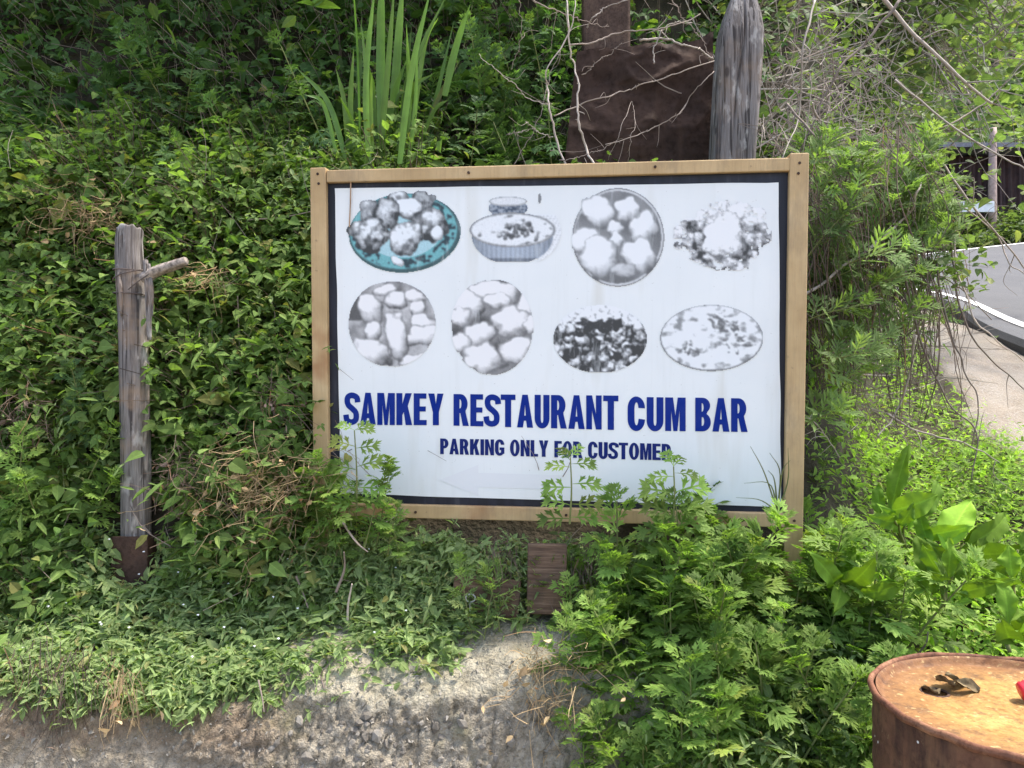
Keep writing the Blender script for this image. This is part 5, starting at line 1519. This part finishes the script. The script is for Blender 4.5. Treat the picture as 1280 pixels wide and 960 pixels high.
# ---- thicket right of the sign: living shoots over a curtain of dead twigs
tb = at(1080, 260, 2.95); tb[2] = H(tb[0], tb[1])
shrub = thing('bramble_shrub', 'tangled bramble shrub with a curtain of dead twigs right of the sign', 'shrub', tb)
mb = MB()
for i in range(420):
    x0 = rng.uniform(965, 1165); y0 = rng.uniform(150, 330); d = rng.uniform(2.45, 3.05)
    L = rng.uniform(90, 270); dx = rng.normal(14, 30)
    if x0+dx > 1215: continue
    yb = min(y0+L, 545-.25*max(0, x0-1080))
    P = smooth_line([at(x0, y0, d+.12), at(x0+dx*.7+rng.normal(0, 8), y0+(yb-y0)*.35, d), at(x0+dx+rng.normal(0, 8), y0+(yb-y0)*.7, d-.03), at(x0+dx*.8+rng.normal(0, 14), yb, d)], 10)-tb
    r0 = rng.uniform(.0008, .0022); V, T = tube(P, np.linspace(r0, r0*.5, 10), 4, False); mb.add(V, T, np.tile([rng.random(), rng.random()*.6, 1], (len(V), 1)))
o = obj('dead_twigs', mb.mesh('dead_twigs', M['deadbrown']), shrub); o['kind'] = 'stuff'
mb = MB()
for i in range(330):
    x0, y0, d = rng.uniform(950, 1110), rng.uniform(60, 420), rng.uniform(2.6, 3.1)
    P = smooth_line([at(x0, y0, d), at(x0+rng.normal(15, 25), y0+rng.normal(10, 25), d), at(x0+rng.normal(30, 45), y0+rng.normal(25, 45), d-.05)], 8)-tb
    r0 = rng.uniform(.0008, .0026); V, T = tube(P, np.linspace(r0, r0*.4, 8), 4, False); mb.add(V, T, np.tile([rng.random(), rng.random(), 1], (len(V), 1)))
o = obj('dry_tangle', mb.mesh('dry_tangle', M['twig']), shrub); o['kind'] = 'stuff'
for pts, r0, d, mt in (([(1002, 372), (1062, 328), (1110, 292), (1134, 270), (1146, 240), (1152, 226)], .0055, 2.55, 'palecane'), ([(985, 130), (1015, 165), (1045, 190), (1090, 222), (1130, 262)], .004, 2.6, 'twig'),
                       ([(1015, 130), (1030, 152), (1060, 160), (1095, 166)], .0035, 2.6, 'palecane'), ([(1060, 380), (1100, 355), (1140, 345), (1185, 350), (1240, 400)], .003, 2.6, 'twig'), ([(1190, 300), (1200, 380), (1230, 440), (1285, 490)], .004, 2.65, 'twig'),
                       ([(1160, 180), (1200, 235), (1240, 285), (1290, 345)], .0045, 2.7, 'twig'), ([(1170, 330), (1188, 410), (1205, 460), (1222, 500), (1215, 560)], .0035, 2.6, 'twig'), ([(1130, 330), (1150, 420), (1185, 500), (1220, 540), (1215, 600)], .004, 2.55, 'twig'),
                       ([(1146, 420), (1135, 480), (1118, 520), (1098, 545)], .004, 2.5, 'palecane'), ([(1110, 518), (1150, 540), (1200, 552), (1250, 578)], .004, 2.5, 'palecane'), ([(1000, 515), (1025, 535), (1050, 572)], .003, 2.42, 'palecane'),
                       ([(1125, 0), (1080, 55), (1040, 100), (1000, 190)], .0055, 2.7, 'twig'), ([(1098, -10), (1130, 30), (1180, 78), (1240, 130)], .0085, 2.9, 'palecane'), ([(1020, 0), (1005, 60), (1000, 140), (978, 200)], .004, 2.6, 'palecane'),
                       ([(1180, 160), (1230, 130), (1290, 70)], .004, 3.0, 'twig'), ([(1120, 100), (1180, 150), (1250, 195), (1290, 215)], .0045, 2.9, 'palecane'), ([(1175, 240), (1215, 265), (1250, 300), (1262, 330), (1290, 350)], .003, 2.7, 'twig'), ([(1200, 260), (1195, 320), (1215, 390), (1245, 425), (1300, 470)], .0035, 2.6, 'twig')):
    C = smooth_line([at(px, py, d+.03*rng.normal()) for px, py in pts], 30)-tb; C += .005*np.stack([vnoise(np.arange(30)*.4, q, r0*999+d, 5) for q in range(3)], 1)
    mb = MB(); V, T = tube(C, np.linspace(r0, r0*.5, 30), 6); mb.add(V, T, np.tile([rng.random(), rng.random(), 1], (len(V), 1)))
    for q in rng.integers(6, 29, 5):
        e_ = C[q]+rng.normal(0, .07, 3); V, T = tube(smooth_line([C[q], (C[q]+e_)/2+rng.normal(0, .015, 3), e_], 8), np.linspace(r0*.4, .0005, 8), 4); mb.add(V, T)
    obj('cane', mb.mesh('cane', M[mt], True), shrub)
# leafy shoots: base pixel, direction, length
def shoot(px, py, d, dx, dy, L, n=16, size=.088, tp=NARROW):
    b0 = at(px, py, d); dr = unit(np.array([dx*.8, rng.normal(-.35, .25), max(-dy, -.1)+.35])); f = np.linspace(0, 1, n)
    C = b0+dr*(f*L)[:, None]-UP*(.15*L*f**2)[:, None]; V, T = tube(C-tb, np.linspace(.0028, .0012, n), 5); fol = MB()
    so_ = obj('leafy_shoot', np_mesh('leafy_shoot', V, T, M['stem'], np.tile([.5, .5, 1.], (len(V), 1))), shrub)
    s1 = unit(np.cross(dr, UP)+1e-6); s2 = np.cross(s1, dr)
    for i in range(1, n):
        az = i*2.4; rad = s1*math.cos(az)+s2*math.sin(az); D = unit(rad+dr*(.5+.9*f[i])); D = unit(D+.35*UP); N = unit(.6*UP-.6*rad+np.array([0, -.5, 0])+.35*rng.normal(size=3))
        scatter(fol, tp[i % 3], (C[i]-tb)[None], N[None], D[None], [size*(1.1-.4*f[i])*rng.uniform(.8, 1.2)])
    obj('foliage', fol.mesh('foliage', M['greymug']), so_)
for px, py, d, dx, dy, L in ((1010, 320, 2.5, .6, -.4, .22), (1045, 300, 2.5, .3, -.7, .20), (1060, 330, 2.48, .7, .1, .2), (1090, 290, 2.55, .6, -.5, .22), (1080, 360, 2.5, .7, .2, .18), (1010, 400, 2.45, .7, .1, .18), (1030, 440, 2.45, .8, .2, .2), (1110, 260, 2.6, .5, -.8, .25),
                             (1140, 260, 2.6, .4, -.8, .26), (1150, 250, 2.65, .2, -.6, .18), (1130, 330, 2.55, .8, -.2, .22), (1020, 250, 2.55, .5, -.5, .18), (1015, 460, 2.42, .5, .5, .2), (1060, 250, 2.6, .2, -.7, .2), (1150, 310, 2.6, .7, -.4, .22), (1100, 420, 2.5, .6, -.2, .16),
                             (1010, 210, 2.55, .4, -.3, .14), (1160, 300, 2.7, .2, -.3, .14), (1005, 530, 2.4, .3, .6, .16), (1040, 480, 2.44, .6, .1, .18), (1160, 215, 2.7, .1, -.7, .16)):
    shoot(px, py, d, dx, dy, L)
for i in range(66):
    px, py = rng.uniform(985, 1150), rng.uniform(215, 440)
    shoot(px, py, rng.uniform(2.6, 2.9), rng.normal(.4, .5), rng.normal(-.4, .5), rng.uniform(.12, .24), 13, .080)

# rose-like round leaves at the tip over the road
mb = MB()
for i in range(70):
    p0 = at(rng.normal(1205, 22), rng.normal(335, 22), 2.62+.05*rng.normal())-tb
    scatter(mb, HEART if i % 2 else OV, p0[None], (UP+rnd(1, .6)[0])[None], rnd(1), [rng.uniform(.022, .042)])
obj('tip_leaves', mb.mesh('tip_leaves', M['brush']), shrub)

# ---- sunlit brush on the far bank, top right
mb, smb = MB(), MB()
x = rng.uniform(.95, 3.2, 5200); y = rng.uniform(3.1, 6.6, 5200)
bxx = np.interp(y, [2.6, 3.2, 5, 7], [1.15, 1.35, 2.35, 2.5]); k = x < bxx; x, y = x[k], y[k]
sprigs(mb, None, [OV2, HEART, OV], P3(x, y), Hn(x, y), 5, .34, .055, .5+1.0*np.clip(.5+fbm(x*2, y*2, 0, 131), 0, 1.3), upb=.9)
for i in range(950):
    yy = rng.uniform(3.0, 5.5); xx = rng.uniform(.9, np.interp(yy, [2.6, 3.2, 5, 7], [1.2, 1.45, 2.5, 2.6])); p0 = np.array([xx, yy, float(H(xx, yy))+rng.uniform(0, .35)])
    dr = unit(np.array([rng.normal(.3, .6), rng.normal(-.2, .5), rng.normal(.35, .5)]))*rng.uniform(.2, .7)
    V, T = tube(smooth_line([p0, p0+dr*.5+rng.normal(0, .04, 3), p0+dr-UP*.05], 8), np.linspace(rng.uniform(.0015, .005), .0008, 8), 4, False); smb.add(V, T, np.tile([rng.random(), rng.random(), 1], (len(V), 1)))
tag(obj('brush_cover', mb.mesh('brush_cover', M['brush'])), 'sunlit tangle of pale green brush on the bank at the top right', 'brush', None, 'stuff')
tag(obj('brush_sticks', smb.mesh('brush_sticks', M['palecane'])), 'dry pale sticks through the brush at the top right', 'sticks', None, 'stuff')

# ---- bush leaning out from the bank over the shoulder, top right
lb0 = np.array([2.15, 5.2, float(H(2.15, 5.2))-.1])
lb = thing('leaning_bush', 'sunlit bush with pale sticks leaning over the road shoulder at the top right', 'bush', lb0)
mb, bmb = MB(), MB()
for i in range(125):
    e_ = np.array([rng.uniform(.0, 1.75), rng.uniform(-.7, .7), 0.0]); e_[2] = rng.uniform(3.02-.25*(e_[0] < 1.1), 5.2)+.08*e_[0]-lb0[2]
    C = smooth_line([(0, 0, 0), e_*.5+np.array([0, 0, .22]), e_], 14)+.03*rng.normal(size=(14, 3)); r0 = rng.uniform(.006, .014)
    V, T = tube(C, np.linspace(r0, .002, 14), 5); bmb.add(V, T, np.tile([rng.random(), rng.random(), 1], (len(V), 1)))
    for q in range(9):
        f = rng.integers(4, 14); d_ = rng.normal(0, .22, 3); V, T = tube(smooth_line([C[f], C[f]+d_*.5+rng.normal(0, .03, 3), C[f]+d_], 6), np.linspace(.004, .001, 6), 4, False); bmb.add(V, T, np.tile([rng.random(), rng.random(), 1], (len(V), 1)))
        n_ = 5; scatter(mb, [OV, HEART, BROAD][q % 3], C[f]+d_+rng.normal(0, .07, (n_, 3)), UP+rnd(n_, .5), rnd(n_)-UP*.3, rng.uniform(.05, .09, n_))
o = obj('limbs', bmb.mesh('limbs', M['palecane']), lb); o['kind'] = 'stuff'; o = obj('foliage', mb.mesh('foliage', M['brush']), lb)

# ---- dry grass heaps and dead stems
def dry_heap(label, px, py, d, rx, ry, n, mat, hang=False, L=.10):
    c0 = at(px, py, d); mb = MB()
    for i in range(n):
        p0 = at(px+rng.normal(0, rx*.55), py+rng.normal(0, ry*.55), d+rng.normal(0, .05))-c0
        dr = np.array([rng.normal(0, .35), -.15, -1.0]) if hang else unit(np.array([rng.normal(), -.2+.5*rng.normal(), .5*rng.normal()-.45]))
        l_ = L*rng.uniform(.4, 1.3); e_ = p0+dr*l_
        V, T = tube(smooth_line([p0, (p0+e_)/2+rng.normal(0, .012, 3), e_], 6), np.linspace(.0012, .0005, 6), 3, False); mb.add(V, T, np.tile([rng.random(), rng.random(), 1], (len(V), 1)))
        if i % 3 == 0:
            scatter(mb, LANCE if i % 2 else OV, e_[None], rnd(1), rnd(1)-UP, [rng.uniform(.014, .032)])
    hp = thing('dry_grass_heap', label, 'dry grass', c0); o = obj('stems', mb.mesh('stems', M[mat]), hp); o['kind'] = 'stuff'


dry_heap('pale dry grass heap on the bank above the wooden post', 110, 268, 2.70, 50, 28, 150, 'dry')
dry_heap('orange brown dry vine heap left of the sign\'s left post', 328, 612, 2.33, 75, 60, 480, 'dry', False, .10)
for lab_, a_ in (('dark withered stems in a gap right of the wooden post', (225, 590, 2.36, 25, 40)), ('dead brown stems in a gap beside the sign, at mid height', (345, 500, 2.45, 30, 30)),
                 ('withered brown stems at the photo\'s left edge, level with the headline', (30, 520, 2.43, 35, 40)), ('thin dry grass on the ledge at the top of the left bank', (65, 225, 2.95, 60, 16)), ('small dry tuft right of the post stub', (262, 345, 2.54, 16, 16))):
    dry_heap(lab_, *a_, 38 if a_[0] == 262 else 90, 'deadbrown' if 'brown' in lab_ or 'dark' in lab_ else 'dry', False, .10)
dry_heap('dry brown straw at the foot of the thicket on the wall edge', 690, 860, 2.04, 45, 55, 300, 'dry', False, .08)
dry_heap('brown withered stems hanging over the wall below the iron pipe', 60, 840, 2.06, 65, 40, 240, 'deadbrown', True, .16)
dry_heap('withered tan stems hanging beside the iron pipe', 150, 850, 2.04, 30, 22, 110, 'dry', True, .11)
dry_heap('reddish dead stems hanging below the sign beside the upright plank', 625, 700, 2.33, 22, 30, 190, 'deadbrown', True, .14)
dry_heap('grey dead stems right of the upright plank under the sign', 730, 720, 2.28, 25, 45, 150, 'deadbrown', True, .12)
mb = MB()
for px0, py0, px1, py1, d, r0 in ((340, 720, 368, 650, 2.33, .004), (428, 652, 460, 690, 2.24, .005), (297, 370, 303, 530, 2.62, .003), (337, 370, 336, 420, 2.65, .003), (405, 860, 412, 830, 1.98, .003), (323, 850, 330, 890, 1.97, .003), (305, 275, 400, 262, 2.8, .004),
                                  (232, 560, 218, 515, 2.55, .004), (370, 720, 385, 760, 2.25, .005), (250, 690, 246, 660, 2.3, .003), (420, 740, 430, 690, 2.22, .006), (1150, 815, 1160, 790, 2.0, .004), (435, 790, 440, 730, 2.2, .006)):
    A, B = at(px0, py0, d), at(px1, py1, d-.03); V, T = tube(smooth_line([A, (A+B)/2+rng.normal(0, .008, 3), B], 8), np.linspace(r0*.75, r0*.35, 8), 6)
    mb.add(V, T, np.tile([rng.random(), rng.random(), 1], (len(V), 1)))
for i in range(200):
    x, y = bank_pts(1, -2.2, .3, 2.35, 3.9); p0 = P3(x, y)[0]+Hn(x, y)[0]*rng.uniform(.02, .14); dr = unit(rng.normal(size=3)+np.array([0, -.2, .5]))*rng.uniform(.08, .28)
    V, T = tube(smooth_line([p0, p0+dr*.5+rng.normal(0, .012, 3), p0+dr], 6), np.linspace(.0016, .0005, 6), 4, False); mb.add(V, T, np.tile([rng.random(), rng.random(), 1], (len(V), 1)))
tag(obj('dry_sticks', mb.mesh('dry_sticks', M['twig'])), 'dry sticks and dead stems poking from the overgrown bank', 'sticks', None, 'stuff')

# ---- tree added above the view so its boughs shade the upper bank
tr0 = np.array([-2.0, 4.6, float(H(-2.0, 4.6))])
tree = thing('added_shade_tree', 'leafy tree added above the top left of the bank to shade it', 'tree', tr0)
V, T = tube(smooth_line([(0, 0, -.2), (.05, -.1, .5), (.2, -.3, 1.1), (.45, -.6, 1.6)], 14), np.linspace(.09, .05, 14), 10); obj('trunk', np_mesh('trunk', V, T, M['postwood'], smooth=True), tree)
mb, bmb = MB(), MB()
for i in range(115):
    e_ = np.array([rng.uniform(-1.4, 3.0), rng.uniform(-1.75, .4), 0.0]); yw = tr0[1]+e_[1]; e_[2] = max(CAMZ+.57*yw+.06, 3.02)+rng.uniform(0, .7)-tr0[2]
    a0 = np.array([.3+.1*rng.normal(), -.4, 1.2]); C = smooth_line([a0, (a0+e_)/2+UP*.30, e_], 12); V, T = tube(C, np.linspace(.022, .004, 12), 5); bmb.add(V, T)
    for q in range(30):
        f = rng.integers(3, 12); p0 = C[f]+rng.normal(0, .13, 3)
        n_ = 4; scatter(mb, OV, p0+rng.normal(0, .045, (n_, 3)), UP+rnd(n_, .5), rnd(n_)-UP*.5, rng.uniform(.06, .11, n_))
obj('crown', mb.mesh('crown', M['tree']), tree); obj('limbs', bmb.mesh('limbs', M['twig']), tree)

# ------------------------------------------------------------------ across the road
def rp(px, py, d):  return at(px, py, d)
w0 = at(1266, 285, 12.2)
shed = thing('roadside_shed', 'dark red corrugated shed across the road at the right edge', 'shed', (w0[0], w0[1], w0[2]-.6))
n = 150; xx = np.linspace(-1.0, 3.2, n); yy = .03*np.sin(xx*2*np.pi/.16)
V = np.concatenate([np.stack([xx, yy, np.full(n, -.6)], 1), np.stack([xx, yy, np.full(n, 1.75)], 1)]).reshape(2, n, 3).transpose(1, 0, 2).reshape(-1, 3)
obj('wall', np_mesh('wall', V, grid_tris(n, 2), M['redwall']), shed)
bm_obj('wall', box_v(-1.0, -.96, .05, 2.5, -.6, 1.75), M['redwall'], shed)
bm_obj('roof', box_v(-1.3, 3.5, -.35, 2.6, 1.78, 1.85), M['roof'], shed)
for x in (-.35, .45, 1.3): bm_obj('batten', box_v(x-.05, x+.05, -.10, -.035, -.5, 1.7, .01), M['pole'], shed)
p0 = at(1241, 292, 11.6); o = obj('timber_pole', log_mesh('timber_pole', [(0, 0, -.3), (0, 0, .6), (.02, 0, 1.6)], [.06, .058, .05], M['pole'], 14, 14, .05, 2), None, p0)
tag(o, 'pinkish timber pole standing across the road beside the shed', 'pole')
p0 = at(1222, 262, 11.4); o = bm_obj('white_board', box_v(-.26, .24, -.02, .02, -.04, .12, .004), M['whitesheet'], None, p0); tag(o, 'small white board behind the twigs across the road', 'board')
mb = MB()
x = rng.uniform(4.6, 9.5, 1700); y = rng.uniform(10.9, 12.0, 1700); k = ~((x < 6.95) & (y > 11.3)); x, y = x[k], y[k]
sprigs(mb, None, [OVS], np.stack([x, y, roadz(x, y)-.02], -1), np.tile(UP, (len(x), 1)), 5, .28, .11, .4+1.0*sstep(6.9, 7.4, x), upb=1.0)
x = rng.uniform(5.2, 6.75, 520); y = rng.uniform(11.5, 12.0, 520)
sprigs(mb, None, [OVS], np.stack([x, y, roadz(x, y)-.02], -1), np.tile(UP, (len(x), 1)), 8, 1.1, .11, upb=1.0)
x = rng.uniform(4.5, 9.5, 1000); y = rng.uniform(10.75, 11.2, 1000)
sprigs(mb, None, [BLADE, LANCE], np.stack([x, y, roadz(x, y)-.02], -1), np.tile(UP, (1000, 1)), 3, .10, .14, upb=1.0)
tag(obj('verge_weeds', mb.mesh('verge_weeds', M['brush'])), 'green weeds and grass along the far side of the road', 'weed', None, 'stuff')
mb = MB()
x = rng.uniform(4, 24, 2300); y = 13.6+16*rng.random(2300)**1.6
sprigs(mb, None, [OVS], np.stack([x, y, H(x, y)], -1), np.tile([0, -.6, .8], (len(x), 1)), 6, 1.1, .44, upb=1.0)
tag(obj('far_bushes', mb.mesh('far_bushes', M['brush'])), 'mass of green bushes on the hill beyond the shed', 'bushes', None, 'stuff')
